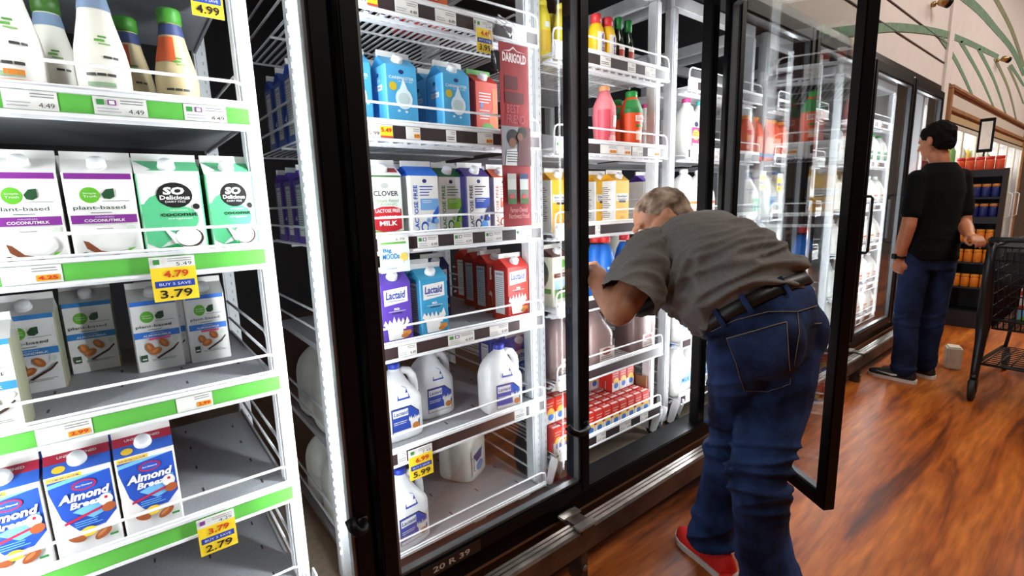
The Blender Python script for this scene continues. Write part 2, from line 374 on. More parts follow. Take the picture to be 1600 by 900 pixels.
def make_carton(kind, w):
    K = CARD
    T = {
     'coco': (K, K, K, K, d_plant('#7a2a86', False), None, None),
     'so': (K, ink('#57b983'), ink('#57b983'), K, d_so, None, lambda F: (F.rect(0, 0, 1, .25, CARD), F.poly([(0, 1), (.25, .35), (0, 0)], CARD))),
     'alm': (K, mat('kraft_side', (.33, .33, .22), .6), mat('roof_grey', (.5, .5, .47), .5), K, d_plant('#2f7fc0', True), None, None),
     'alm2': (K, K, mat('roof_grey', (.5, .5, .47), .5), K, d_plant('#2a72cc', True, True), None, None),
     'breeze': (K, K, ink('#2a5fc0'), K, d_almond, None, r_almond),
     'carb': (ink('#4aa6d6'), ink('#59b6ea'), ink('#4aa6d6'), K, d_carb, s_carb, None),
     'redgreen': (ink('#c8412b'), ink('#b5261e'), ink('#b5261e'), ink('#4f9a3c'), d_red, None, None),
     'clover': (ink('#dfe4e2'), ink('#cfd6d2'), ink('#e3e8e6'), K, d_clover, None, lambda F: F.rect(.62, .3, .95, .75, ink('#a3262f'))),
     'lfblue': (K, K, ink('#2a6fd6'), K, d_lf('#2255b8', '#6fa3d8', '#b9cfe6'), None, None),
     'lfgreen': (K, K, ink('#1d6b3a'), K, d_lf('#2a7a3f', '#8cc63f', '#9fd04a'), None, None),
     'lfpurple': (K, ink('#2a2560'), ink('#33237a'), K, d_lf('#1e1c52', '#2348a8', '#5a9be0'), None, None),
     'lforange': (K, K, ink('#b5502e'), K, d_lf('#b5402a', '#d84a2a', '#c8502a'), None, None),
     'lpurple': (ink('#5b3fa8'), ink('#4a3292'), ink('#5b3fa8'), K, d_lact('#5b3fa8'), s_lact, None),
     'lteal': (ink('#2f93c0'), ink('#2a7fa8'), ink('#3aa3cc'), K, d_lact('#2f93c0'), s_lact, None),
     'lnavy': (ink('#1f2560'), ink('#1a2052'), ink('#1f2560'), K, d_lact('#1f2560'), s_lact, None),
     'lred': (ink('#b8281f'), ink('#a8221a'), ink('#c83228'), K, d_lact('#b8281f'), s_lact, None),
     'lblue': (ink('#2348a8'), ink('#2048a0'), ink('#2a55b8'), K, d_lact('#2348a8'), s_lact, None),
     'nog': (ink('#ecb637'), K, ink('#e6b030'), K, d_nog, d_nogside, None),
     'great': (K, K, ink('#5b3a9a'), K, d_great, None, None),
     'org': (ink('#e6e2d0'), ink('#ddd8c4'), ink('#5b2a24'), K, d_org, s_org, None),
     'oat': (K, K, ink('#d8dcd8'), K, d_oat, None, None),
    }[kind]
    fr, sd, rf, fn, d, s_, rd = T
    return carton_mesh(w, fr, sd, rf, fn, d, s_, 1.0, rd)
_cm = {}
def carton(kind, x, y, z, w, label, group=None, rz=0, H=1.0, cap=True, name='milk_carton'):
    k = (kind, round(w, 3), cap)
    if k not in _cm:
        o = make_carton(kind, w).build(name)
        if cap: cap_mesh(d=min(w, .098)).build('screw_cap', o)
        _cm[k] = o; p = o
    else: p = dup(_cm[k])
    p.location = (x, y, z); p.rotation_euler = (0, 0, rz); p.scale = (1, 1, H)
    for q in ('label', 'group'):
        if q in p: del p[q]
    tag(p, label, 'carton', group); return p
# ------------------------------------------------------------------ JUGS AND BOTTLES
def jug_parts(a, b, H, body, capm, label=None, flip=1, fill=None):
    """a, b half widths; handle on the +x side"""
    m = MB(); n = 32
    def ring(cx, rx, ry, z, q=4.5):
        R = []
        for i in range(n):
            t = 2 * PI * i / n; c, s = math.cos(t), math.sin(t)
            k = (abs(c) ** q + abs(s) ** q) ** (-1 / q); R.append((flip * (cx + rx * k * c), ry * k * s, z * H))
        return R
    spec = [(0, a * .9, b * .9, 0, 4), (0, a * .97, b * .97, .015, 4), (0, a, b, .05, 4.5), (0, a, b, .3, 4.5), (0, a, b, .50, 4.5), (-a * .02, a * .97, b * .98, .56, 4), (-a * .08, a * .88, b * .95, .62, 3.5),
            (-a * .14, a * .76, b * .88, .69, 3), (-a * .15, a * .62, b * .76, .76, 2.6), (-a * .10, a * .46, b * .58, .83, 2.3), (-a * .04, a * .32, b * .40, .875, 2), (0, .020, .020, .90, 2), (0, .0185, .0185, .915, 2), (0, .0185, .0185, .93, 2)]
    m.rings([ring(*s) for s in spec], body)
    hp = [(a * .10, .845), (a * .42, .865), (a * .66, .84), (a * .84, .76), (a * .90, .66), (a * .90, .56), (a * .86, .47)]
    m.tube([(flip * x, 0, z * H) for x, z in hp], [.012, .0135, .0145, .015, .015, .0155, .013], body, 10)
    return m
_jm = {}
def jug(kind, x, y, z, label, group=None, rz=0, s=1.0, name='milk_jug'):
    T = {  # a, b, H, body, cap, label kind
        'lact': (.078, .062, .262, HDPE, ink('#1f3fb0'), 'lact'),
        'milkblue': (.074, .07, .27, MILK, ink('#3f86d6'), 'blue'),
        'milkpink': (.055, .055, .27, MILK, ink('#d0407f'), 'pink'),
        'milkteal': (.055, .055, .27, MILK, ink('#4bb8b4'), 'teal'),
        'milkwhite': (.07, .065, .26, MILK, CAPW, 'orange'),
        'milkgreen': (.06, .06, .26, MILK, ink('#2a9a5a'), 'green'),
        'choc': (.075, .072, .27, CHOC, CAPW, 'choc'),
        'plain': (.085, .08, .285, mat('plain_jug', (.72, .72, .64), .3), CAPW, 'eagle'),
    }[kind]
    a, b, H, body, capm, lk = T
    if kind not in _jm:
        o = jug_parts(a, b, H, body, capm).build(name)
        c = MB(); c.lathe([(.019, 0), (.021, .002), (.021, .016), (.0195, .019)], capm, 24, c=(0, 0, .918 * H)); c.build('screw_cap', o)
        l = MB(); F = Face(l, (-a * .62, -b - .0006, H * .10), (a * 1.3, 0, 0), (0, 0, H * .36), (0, -1, 0))
        if lk == 'lact':
            Bl = ink('#2348a8'); F.poly([(0, 0), (1, 0), (1, .72), (.72, 1), (0, 1)], ink('#222a3a')); F.poly([(.02, .12), (.98, .12), (.98, .7), (.7, .97), (.02, .97)], Bl)
            F.rect(.02, .02, .98, .14, CARD); F.rect(.05, .66, .6, .92, CARD); F.text('Lactaid', .33, .79, .5, .14, ink('#27419a'), bold=.02, shear=.1); F.lines(.06, .38, .6, .52, 2, CARD)
            F.splash(.8, .1, .4, .55, CARD, 3); F.ell(.85, .2, .13, .12, ink('#c57a35'))
            G = Face(l, (-a * .3, -b * .99 - .002, H * .56), (a * .6, 0, 0), (0, b * .22, H * .17), (0, -1, .35)); G.poly([(0, 0), (1, 0), (.8, .8), (.5, 1), (.2, .8)], Bl); G.rect(.12, .12, .88, .42, CARD)
        elif lk == 'blue': F.rect(0, .1, 1, .9, ink('#9cc6e8')); F.text('MILK', .5, .6, .7, .25, ink('#2a55a8'), bold=.02); F.rect(0, .1, 1, .3, CARD)
        elif lk == 'pink': F.rect(0, 0, 1, 1.05, ink('#b83a78')); F.ell(.5, .7, .4, .25, ink('#f0c63a')); F.lines(.15, .55, .85, .85, 3, ink('#3a2a5a')); F.rect(.1, .1, .9, .3, CARD); F.ell(.5, 1.2, .25, .12, ink('#23284a'))
        elif lk == 'teal': F.rect(0, .1, 1, .95, ink('#46aba6')); F.ell(.5, .6, .3, .2, CARD)
        elif lk == 'green': F.rect(0, .1, 1, .95, ink('#3f9a6a')); F.text('2%', .5, .6, .5, .3, CARD, bold=.02)
        elif lk == 'orange': F.rect(.05, .1, 1, 1, ink('#eee9e2')); F.rect(.05, .7, 1, .84, ink('#d8722e')); F.lines(.15, .3, .9, .6, 3, ink('#b54a3a')); F.rect(.05, .1, 1, .18, ink('#2a55a8'))
        elif lk == 'choc': F.rect(.15, 0, 1.1, .62, ink('#cfc2ba')); F.ell(.6, .42, .3, .15, ink('#8a3a3a')); F.lines(.25, .08, 1, .26, 2, ink('#5a4036'))
        elif lk == 'eagle': F.rect(-.1, 0, .75, 1.0, ink('#e0e2dc')); F.poly([(0, .8), (.7, .9), (.6, .5), (.2, .45)], ink('#24407a')); F.ell(.45, .22, .26, .2, ink('#5f93c8')); F.text('milk', .0, .5, .12, .7, ink('#23284a'), rot=1)
        l.norecalc = 1; l.build('printed_label', o)
        _jm[kind] = o; p = o
    else: p = dup(_jm[kind])
    p.location = (x, y, z); p.rotation_euler = (0, 0, rz); p.scale = (s, s, s)
    for q in ('label', 'group'):
        if q in p: del p[q]
    tag(p, label, 'jug', group); return p
_bm = {}
def wrap(mb, r, z0, z1, m, n=24, sq=0, k=1.0):   # printed sleeve
    mb.lathe([(r + .0007, z0), (r + .0007, z1)], m, n, cap=False, sq=sq)
def bottle(kind, x, y, z, label, group=None, rz=0, s=1.0, name='drink_bottle'):
    T = {
        # profile, body material, cap material, cap (r,z,h)
        'silk': ([(.040, 0), (.046, .006), (.047, .1), (.043, .13), (.031, .185), (.024, .225), (.022, .24)], ink('#e6e2d6'), ink('#3f6f2a'), (.026, .235, .035), '#7d93b0'),
        'silk2': ([(.040, 0), (.046, .006), (.047, .1), (.043, .13), (.031, .185), (.024, .225), (.022, .24)], ink('#c9b68c'), ink('#3f8a2a'), (.026, .235, .035), '#3a4674'),
        'silk3': ([(.040, 0), (.046, .006), (.047, .1), (.043, .13), (.031, .185), (.024, .225), (.022, .24)], ink('#efece6'), ink('#2a5a8a'), (.026, .235, .035), '#d07a28'),
        'nesq': ([(.028, 0), (.033, .008), (.031, .04), (.034, .09), (.034, .12), (.026, .15), (.018, .165)], ink('#f0c21f'), ink('#d8383a'), (.021, .16, .035), None),
        'dark': ([(.022, 0), (.025, .006), (.025, .1), (.02, .13), (.013, .16), (.012, .19)], mat('dark_bottle', (.008, .02, .012), .1), ink('#1f7a3a'), (.016, .165, .045), None),
        'egg': ([(.038, 0), (.043, .006), (.040, .06), (.044, .13), (.042, .165), (.028, .20), (.020, .215)], ink('#e2521f'), ink('#2a9a3f'), (.023, .205, .028), None),
        'pink': ([(.038, 0), (.043, .006), (.040, .06), (.044, .13), (.042, .165), (.026, .20), (.018, .225)], ink('#dc7880'), ink('#e8a070'), (.02, .215, .022), None),
        'blue': ([(.034, 0), (.039, .006), (.036, .05), (.040, .10), (.039, .14), (.030, .18), (.018, .205)], ink('#1f6fd0'), ink('#d8383a'), (.021, .212, .024), None),
        'yel': ([(.03, 0), (.034, .006), (.034, .13), (.03, .16), (.02, .19)], ink('#e6d23a'), ink('#e8d840'), (.022, .188, .02), None),
        'oj': ([(.045, 0), (.052, .008), (.048, .07), (.052, .15), (.04, .19), (.022, .22)], ink('#d8522a'), ink('#e8862a'), (.024, .215, .022), None),
    }[kind]
    prof, body, capm, (cr, cz, ch), extra = T
    if kind not in _bm:
        b = MB(); b.lathe(prof, body, 24)
        def arc(z0, z1, m, a0=-2.4, a1=-.7, dr=.0012):   # curved print on the front
            P = [];
            R0 = []; N = 8
            def rad(zz):
                for (r1, q1), (r2, q2) in zip(prof, prof[1:]):
                    if q1 <= zz <= q2: return r1 + (r2 - r1) * (zz - q1) / (q2 - q1)
                return prof[-1][0]
            K = 4
            vs = [];
            for j in range(K + 1):
                zz = z0 + (z1 - z0) * j / K
                for i in range(N + 1):
                    t = a0 + (a1 - a0) * i / N; r = rad(zz) + dr; vs.append((r * math.cos(t), r * math.sin(t), zz))
            b.add(vs, [(j * (N + 1) + i, j * (N + 1) + i + 1, (j + 1) * (N + 1) + i + 1, (j + 1) * (N + 1) + i) for j in range(K) for i in range(N)], m, True)
        if kind.startswith('silk'):
            arc(.205, .232, ink(extra), -PI, 0.001); arc(.0, .02, ink(extra), -3, 0)
            arc(.138, .143, ink('#5fa043'), -1.75, -1.35); arc(.146, .150, ink('#4f8a3a'), -1.6, -1.25); arc(.132, .135, ink('#7fae5a'), -1.6, -1.15); arc(.105, .110, ink('#3a3a36'), -1.5, -1.2); arc(.105, .110, ink('#3a3a36'), -1.15, -.95); arc(.05, .058, ink('#8fae8a'), -2.2, -1.2); arc(.07, .0755, ink('#3a3a36'), -2.2, -1.85); arc(.07, .0755, ink('#3a3a36'), -1.8, -1.5); arc(.07, .0755, ink('#3a3a36'), -1.45, -1.15)
            if kind == 'silk2': arc(.14, .2, ink('#c8552a'), -3, -1.6); arc(.02, .05, ink('#b9b6a4'), -3, 0)
            if kind == 'silk3': arc(.02, .045, ink('#d8822e'), -3, -.3); arc(.052, .062, ink('#d8822e'), -1.8, -1.2)
        if kind == 'nesq':
            arc(.03, .125, ink('#eee8d8'), -2.2, -1.2); F = Face(b, (-.009, -.0368, .025), (.018, 0, 0), (0, 0, .1), (0, -1, 0)); F.text('Nesquik', .5, .5, .8, .95, ink('#23389a'), bold=.04, rot=1); arc(.0, .11, ink('#e0a090'), -1.1, 0)
        if kind == 'dark': arc(.085, .1, CARD, -2.3, -.8); arc(.06, .085, ink('#a83a2a'), -2.3, -.8); arc(.025, .06, CARD, -2.2, -.9)
        if kind == 'egg':
            arc(.15, .175, ink('#1f7a3a'), -PI, 0); arc(.17, .2, ink('#2a8a3f'), -PI, 0); arc(.118, .14, CARD, -2.1, -1.0); arc(.098, .106, ink('#2a8a3f'), -2, -1.1); arc(.05, .085, ink('#f0c8b0'), -2, -1.2); arc(.01, .035, ink('#efe4da'), -2.3, -.9)
            F = Face(b, (-.026, -.0462, .118), (.052, 0, 0), (0, 0, .022), (0, -1, 0)); F.text('EGGNOG', .5, .5, .9, .7, ink('#c8381f'), bold=.03)
        if kind == 'pink': arc(.02, .15, ink('#c84a58'), -3, -1.9); arc(.09, .13, ink('#f0d8d4'), -1.6, -1.0); arc(.03, .06, ink('#eab0b0'), -2, -1)
        if kind == 'blue': arc(.11, .12, ink('#a9cff0'), -2.2, -1.1); arc(.06, .085, CARD, -2.3, -.9); arc(.02, .05, ink('#23284a'), -1.9, -1.2); F = Face(b, (-.026, -.0402, .06), (.052, 0, 0), (0, 0, .025), (0, -1, 0)); F.text('TruMoo', .5, .5, .8, .7, ink('#b02a3a'), bold=.03)
        if kind == 'yel': arc(.03, .1, ink('#d8b02a'), -2.3, -.8); arc(.11, .13, ink('#dfe6e8'), -1.9, -1.3)
        if kind == 'oj': arc(.04, .13, ink('#e8a08a'), -2.3, -.8); arc(.02, .04, ink('#5f93c8'), -2.6, -.6)
        o = b.build(name); c = MB(); c.lathe([(cr, 0), (cr, ch * .85), (cr * .9, ch)], capm, 20, c=(0, 0, cz)); c.build('bottle_cap', o); _bm[kind] = o; p = o
    else: p = dup(_bm[kind])
    p.location = (x, y, z); p.rotation_euler = (0, 0, rz); p.scale = (s, s, s)
    for q in ('label', 'group'):
        if q in p: del p[q]
    tag(p, label, 'bottle', group); return p
# ------------------------------------------------------------------ RACKS
def rack(x0, x1, levels, label, strip=BROWN, Y=1.30, depth=.78, post_l=True, post_r=True, leds=False, tags=None, feet=True):
    """levels: list of (strip centre z, style, tags) ; style: sheet / wire / tray"""
    r = empty('display_rack', ((x0 + x1) / 2, Y, .10)); tag(r, label, 'rack', 'rolling dairy racks in the cooler')
    ox, oy, oz = (x0 + x1) / 2, Y, .10
    L = lambda x, y, z: (x - ox, y - oy, z - oz)
    def post(x, y):
        p = MB(); p.bbox(L(x - .018, y, .20), L(x + .018, y + .05, 2.16), POST, .005)
        z = .22
        while z < 2.06:
            p.box(L(x + .004, y - .0006, z), L(x + .008, y + .001, z + .010), mat('slot_grey', (.45, .46, .48), .5)); z += .03
        p.build('post', r)
    px0, px1 = x0 - .02, x1 + .013
    if post_l: post(px0, Y + .055)
    post(px1, Y + .055); post(px1, Y + depth - .05)
    if post_l: post(px0, Y + depth - .05)
    for y in (Y + .08, Y + depth - .03): b = MB(); b.bbox(L(x0 - .036, y - .02, 2.161), L(x1 + .03, y + .02, 2.22), POST, .004); b.build('top_beam', r)
    for xx in (px0, px1): b = MB(); b.bbox(L(xx - .017, Y + .101, 2.16), L(xx + .017, Y + depth - .051, 2.215), POST, .004); b.build('side_beam', r)
    if feet:
        for xx in (x0 - .0, x1 + .012):
            f = MB()
            for dx in (-.02, .016): f.prism([(0, .02), (.035, .02), (.05, -.015), (.07, -.11), (.04, -.115), (.0, -.0)], L(xx + dx, Y - .02, .31), (0, 1, 0), (0, 0, 1), (.004, 0, 0), WHITE)
            f.build('caster_bracket', r); w = MB(); w.cyl(L(xx - .013, Y + .04, .215), L(xx + .013, Y + .04, .215), .040, RUBBER, 20); w.cyl(L(xx - .0145, Y + .04, .215), L(xx + .0145, Y + .04, .215), .012, STEEL, 10); w.build('caster_wheel', r)
    for (zc, style, tg) in levels:
        zt = zc - .008          # top of the deck
        d = MB(); dx0, dx1 = x0, x1
        yb = Y + depth - .06
        if style == 'wire':
            for yy in (Y + .012, Y + .2, Y + .4, yb): d.tube([L(dx0, yy, zt - .008), L(dx1, yy, zt - .008)], .004, WHITE)
            d.box(L(dx0, Y + .0, zc - .030), L(dx1, Y + .003, zc + .018), WHITE)
            n = int((dx1 - dx0) / .022)
            for i in range(n + 1):
                xx = dx0 + .006 + (dx1 - dx0 - .012) * i / n; d.box(L(xx - .0028, Y + .006, zt - .005), L(xx + .0028, yb, zt - .001), WHITE)
            for yy in (Y + .02, Y + .05): d.box(L(dx0, yy, zt - .03), L(dx1, yy + .012, zt - .024), WHITE)
            for i in range(n // 2):
                xx = dx0 + .01 + (dx1 - dx0 - .02) * i / (n // 2); d.box(L(xx, Y + .02, zt - .024), L(xx + .012, Y + .056, zt - .018), WHITE)
        else:
            d.box(L(dx0 + .004, Y + .006, zt - .004), L(dx1 - .004, yb, zt), GREY)
            d.box(L(dx0, Y + .0, zc - .036), L(dx1, Y + .006, zc + .018), WHITE)
            for sx_ in (dx0, dx1 - .006): d.box(L(sx_, Y + .006, zt - .012), L(sx_ + .006, yb, zt + .008), mat('side_lip', (.28, .29, .30), .5))
            rnd = random.Random(int(zc * 100) + int(x0 * 10))
            for i in range(5):
                for j in range(4):
                    xx = dx0 + .07 + i * (dx1 - dx0 - .12) / 4; yy = Y + .10 + j * .15 + (i % 2) * .06
                    d.box(L(xx - .006, yy, zt), L(xx - .001, yy + .022, zt + .0006), DARK)
        sh = d.build('shelf', r)
        # front guard wire with rounded ends
        g = MB(); gy = Y - .004; zb, zg = zc - .022, zc + .070; e = .022
        pts = [L(x0 + .0, gy, zb), L(x0, gy, zg - e), L(x0 + e * .3, gy, zg - e * .3), L(x0 + e, gy, zg), L(x1 - e, gy, zg), L(x1 - e * .3, gy, zg - e * .3), L(x1, gy, zg - e), L(x1, gy, zb)]
        g.tube(pts, .0034, WHITE, 8); g.tube([L(x0, gy, zc + .026), L(x1, gy, zc + .026)], .0034, WHITE, 6); g.build('guard_wire', sh)
        # side guard wires
        for sx_ in (x0 + .003, x1 - .003):
            g = MB(); g.tube([L(sx_, yb, zt + .115), L(sx_, Y + .11, zt + .115), L(sx_, Y + .085, zt + .10), L(sx_, Y + .08, zt - .005)], .004, WHITE, 6)
            g.tube([L(sx_, yb, zt + .055), L(sx_, Y + .085, zt + .055)], .004, WHITE, 6); g.build('side_wire', sh)
        # price strip
        s = MB(); ys = Y - .008
        s.box(L(x0 + .004, ys, zc - .026), L(x1 - .002, ys + .003, zc + .018), WHITE)
        s.box(L(x0 + .004, ys - .003, zc + .014), L(x1 - .002, ys + .002, zc + .022), WHITE); s.box(L(x0 + .004, ys - .004, zc - .030), L(x1 - .002, ys + .002, zc - .024), WHITE)
        s.box(L(x0 + .006, ys - .0012, zc - .022), L(x1 - .004, ys + .001, zc + .012), strip); s.build('price_strip', sh)
        for (tx, tw, kind) in (tg or []):
            t = MB(); F = Face(t, L(tx, ys - .0016, zc - .022), (tw, 0, 0), (0, 0, .034), (0, -1, 0)); F.rect(0, 0, 1, 1, CARD)
            F.lines(.5, .62, .95, .92, 2, ink('#777a80'), .1)
            if kind[0] == 'o': F.rect(.55, .12, .95, .45, ink('#e8a52a')); F.text(kind[2:] or '4.79', .75, .29, .34, .22, ink('#c8301f'), bold=.03)
            if kind == 'y': F.rect(.5, .1, .98, .9, ink('#f2cf2e')); F.text('5.49', .74, .6, .4, .36, ink('#c8301f'), bold=.03); F.rect(.5, .02, .98, .16, ink('#d8402a')); F.text('5.99', .25, .3, .4, .3, ink('#26292b'))
            if kind in 'gp': F.rect(.06, .55, .2, .85, ink('#3a8a3f')); F.rect(.26, .55, .42, .85, ink('#7a3a8a')) ; F.rect(.29, .6, .39, .8, CARD)
            if kind in 'gpw': F.text('4.49', .78, .25, .3, .26, ink('#26292b')); F.lines(.06, .1, .5, .45, 2, ink('#a9acb2'))
            if kind == 'b': F.lines(.1, .15, .9, .5, 2, ink('#444444'))
            t.norecalc = 1; t.build('price_label', sh)
    return r
def price_tag(px, py, W_, H_, l1, l2, label, green=True, Y=1.284, rz=.0):
    p = atY(px, py, Y); o = MB(); F = Face(o, (-W_ / 2, 0, 0), (W_, 0, 0), (0, 0, H_), (0, -1, 0))
    o.box((-W_ / 2, .0, 0), (W_ / 2, .0008, H_), CARD)
    F.rect(.0, .0, 1, .76, ink('#f5d22e')); F.rect(.06, .31, .94, .46, ink('#23419a')); F.text('BUY 5 SAVE', .5, .385, .7, .06, ink('#d8dcf0'))
    F.text(l1, .55, .61, .56, .16, ink('#c8401f'), bold=.03); F.text(l2, .5, .16, .72, .19, ink('#1c1c1c'), bold=.02)
    F.rect(.08, .84, .22, .95, ink('#3a8a3f') if green else ink('#7a3a8a')); F.text('7.49' if l1[0] == '6' else '4.29' if l1[0] == '3' else '5.49', .75, .83, .35, .08, ink('#26292b')); F.lines(.4, .88, .95, .98, 2, ink('#888888'), .1)
    o.norecalc = 1; ob = o.build('hanging_price_tag', None, (p.x, p.y, p.z - H_ / 2), rz); tag(ob, label, 'price tag'); return ob
# ------------------------------------------------------------------ ROOM
FX0, FX1 = -1.5, 13.0
def floor_mat():
    m = bpy.data.materials.new('wood_plank_floor'); m.use_nodes = True; nt = m.node_tree; b = nt.nodes['Principled BSDF']; N = nt.nodes.new; Lk = nt.links.new
    tc = N('ShaderNodeTexCoord'); mp = N('ShaderNodeMapping'); mp.inputs['Rotation'].default_value = (0, 0, math.radians(0)); Lk(tc.outputs['Object'], mp.inputs[0])
    sm = N('ShaderNodeMapping'); sm.inputs['Scale'].default_value = (.55, 4.6, 1); Lk(mp.outputs[0], sm.inputs[0])
    n1 = N('ShaderNodeTexNoise'); n1.inputs['Scale'].default_value = 1.5; n1.inputs['Detail'].default_value = 6; n1.inputs['Roughness'].default_value = .6; n1.inputs['Distortion'].default_value = .8; Lk(sm.outputs[0], n1.inputs[0])
    r = N('ShaderNodeValToRGB'); e = r.color_ramp.elements; e[0].position = .24; e[0].color = (.045, .010, .003, 1); e[1].position = .64; e[1].color = (.64, .20, .032, 1)
    q = e.new(.36); q.color = (.20, .046, .007, 1); q = e.new(.46); q.color = (.46, .112, .013, 1); Lk(n1.outputs[0], r.inputs[0])
    n2 = N('ShaderNodeTexNoise'); n2.inputs['Scale'].default_value = 9; n2.inputs['Detail'].default_value = 8; Lk(sm.outputs[0], n2.inputs[0])
    r2 = N('ShaderNodeValToRGB'); r2.color_ramp.elements[0].position = .3; r2.color_ramp.elements[0].color = (.62, .56, .48, 1); r2.color_ramp.elements[1].position = .7; r2.color_ramp.elements[1].color = (1.15, 1.12, 1.1, 1); Lk(n2.outputs[0], r2.inputs[0])
    mx = N('ShaderNodeMix'); mx.data_type = 'RGBA'; mx.blend_type = 'MULTIPLY'; mx.inputs[0].default_value = 1; Lk(r.outputs[0], mx.inputs[6]); Lk(r2.outputs[0], mx.inputs[7])
    br = N('ShaderNodeTexBrick'); br.inputs['Scale'].default_value = 1; br.inputs['Brick Width'].default_value = 1.2; br.inputs['Row Height'].default_value = .15; br.inputs['Mortar Size'].default_value = .0012
    br.inputs['Color1'].default_value = (1, 1, 1, 1); br.inputs['Color2'].default_value = (.90, .88, .86, 1); br.inputs['Mortar'].default_value = (.78, .75, .72, 1); Lk(mp.outputs[0], br.inputs[0])
    m2 = N('ShaderNodeMix'); m2.data_type = 'RGBA'; m2.blend_type = 'MULTIPLY'; m2.inputs[0].default_value = 1; Lk(mx.outputs[2], m2.inputs[6]); Lk(br.outputs[0], m2.inputs[7]); Lk(m2.outputs[2], b.inputs['Base Color'])
    b.inputs['Roughness'].default_value = .36; b.inputs['Specular IOR Level'].default_value = .35
    bp = N('ShaderNodeBump'); bp.inputs['Strength'].default_value = .25; bp.inputs['Distance'].default_value = .002; Lk(n2.outputs[0], bp.inputs['Height']); Lk(bp.outputs[0], b.inputs['Normal'])
    return m
def struct(o): o['kind'] = 'structure'; return o
b = MB(); b.box((FX0, -4.5, -.05), (FX1, 1.16, 0), floor_mat()); struct(b.build('floor'))
WALLM = mat('painted_wall', (.72, .67, .65), .75, var=.04, scale=6)
YW = 1.15
HD0, HD1 = 2.15, 2.235     # door header
b = MB(); b.box((FX0, YW + .015, HD1 - .03), (5.86, YW + .12, 4.6), WALLM); b.box((5.86, YW - .005, 0), (6.02, YW + .12, 4.6), WALLM); b.box((6.02, YW + .012, 2.30), (FX1, YW + .12, 4.6), WALLM)
for (p, q) in [((1355, 20), (1476, 99)), ((1389, 0), (1451, 47))]:
    A, B_ = atY(*p, YW + .014), atY(*q, YW + .014); z = (A.z + B_.z) / 2
    b.box((1.0, YW + .008, z - .006), (5.85, YW + .016, z + .002), mat('joint', (.06, .05, .05), .8))
struct(b.build('wall_cooler_side'))
b = MB(); b.box((FX0, -4.6, 0), (FX1, -4.5, 4.6), mat('far_wall', (.10, .07, .05), .8)); struct(b.build('wall_aisle_side'))
b = MB(); b.box((FX0 - .1, -4.6, 0), (FX0, 1.3, 4.6), mat('far_wall', (.10, .07, .05), .8)); struct(b.build('wall_near_end'))
b = MB(); b.box((FX1, -4.6, 0), (FX1 + .1, 1.3, 4.6), mat('far_wall2', (.16, .11, .08), .8)); struct(b.build('wall_far_end'))
b = MB(); b.box((FX0, -4.6, 4.6), (FX1, 1.3, 4.7), mat('ceiling_paint', (.3, .27, .25), .8)); struct(b.build('ceiling'))
# cooler room behind the doors
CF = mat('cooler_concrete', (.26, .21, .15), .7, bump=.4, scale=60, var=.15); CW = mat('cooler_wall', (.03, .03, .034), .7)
b = MB(); b.box((-1.5, YW + .111, .05), (5.86, 3.3, .175), CF); struct(b.build('floor_cooler'))
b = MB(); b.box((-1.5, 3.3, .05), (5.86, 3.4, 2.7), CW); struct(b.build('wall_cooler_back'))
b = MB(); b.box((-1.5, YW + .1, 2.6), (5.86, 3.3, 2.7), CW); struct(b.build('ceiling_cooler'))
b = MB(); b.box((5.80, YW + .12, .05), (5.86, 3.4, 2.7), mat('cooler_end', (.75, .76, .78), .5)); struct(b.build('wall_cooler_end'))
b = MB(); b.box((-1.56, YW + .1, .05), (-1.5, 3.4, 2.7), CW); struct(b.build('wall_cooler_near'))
# ------------------------------------------------------------------ cooler door frame
fr = empty('cooler_frame', (2, YW, .1)); tag(fr, 'long black metal frame of the dairy cooler with a low steel bumper rail', 'cooler frame')
def FB(a, c, m, name, r=.004, extra=None):
    q = MB(); q.bbox((a[0] - 2, a[1] - YW, a[2] - .1), (c[0] - 2, c[1] - YW, c[2] - .1), m, r)
    if extra: extra(q)
    return q.build(name, fr)
FB((-1.2, YW, HD0), (5.80, YW + .1, HD1), mat('header_brown', (.012, .008, .007), .3), 'header')
FB((-1.2, YW + .0, .19), (5.80, YW + .11, .262), BLACK, 'sill')
FB((-1.2, YW + .03, .11), (5.80, YW + .10, .20), mat('kick_black', (.008, .007, .007), .35), 'kick_panel')
for m_ in MUL:
    q = FB((m_ - .028, YW + .012, .25), (m_ + .028, YW + .06, HD0 + .01), BLACK, 'mullion')
    l = MB(); e = mat('led_diffuser', (.9, .95, 1), .5, emit=1.0)
    z = .36
    for s in (-1, 1):
        l.box((m_ - 2 + s * .012 - .005, YW + .0605 - YW, .25), (m_ - 2 + s * .012 + .005, .064, 1.95), e)
    l.build('led_strip', q)
# bumper rail
def bumper():
    q = MB(); L = lambda x, y, z: (x - 2, y - YW, z - .1)
    x0, x1 = -1.2, 5.8; yo = 1.035
    prof = [(yo, .128), (yo, .205), (yo + .006, .214), (yo + .055, .214), (yo + .06, .206), (yo + .06, .2), (yo + .012, .2), (yo + .012, .128)]
    n = len(prof)
    A = [L(x0, y, z) for y, z in prof]; B_ = [L(x1, y, z) for y, z in prof]
    top = [3, 2, 1]
    for i in range(n):
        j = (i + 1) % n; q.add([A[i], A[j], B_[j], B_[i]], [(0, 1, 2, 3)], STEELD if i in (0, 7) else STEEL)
    q.add(A, [tuple(range(n))], STEEL); q.add(B_, [tuple(range(n))], STEEL)
    q.box(L(x0, yo + .022, .2142), L(x1, yo + .027, .2155), STEELD); q.box(L(x0, yo + .040, .2142), L(x1, yo + .043, .2155), STEELD)
    # thin copper-coloured trim at the foot of the frame
    q.box(L(x0, YW - .004, .186), L(x1, YW + .004, .192), mat('trim_brown', (.30, .17, .10), .4, .6))
    return q.build('bumper_rail', fr)
bumper()
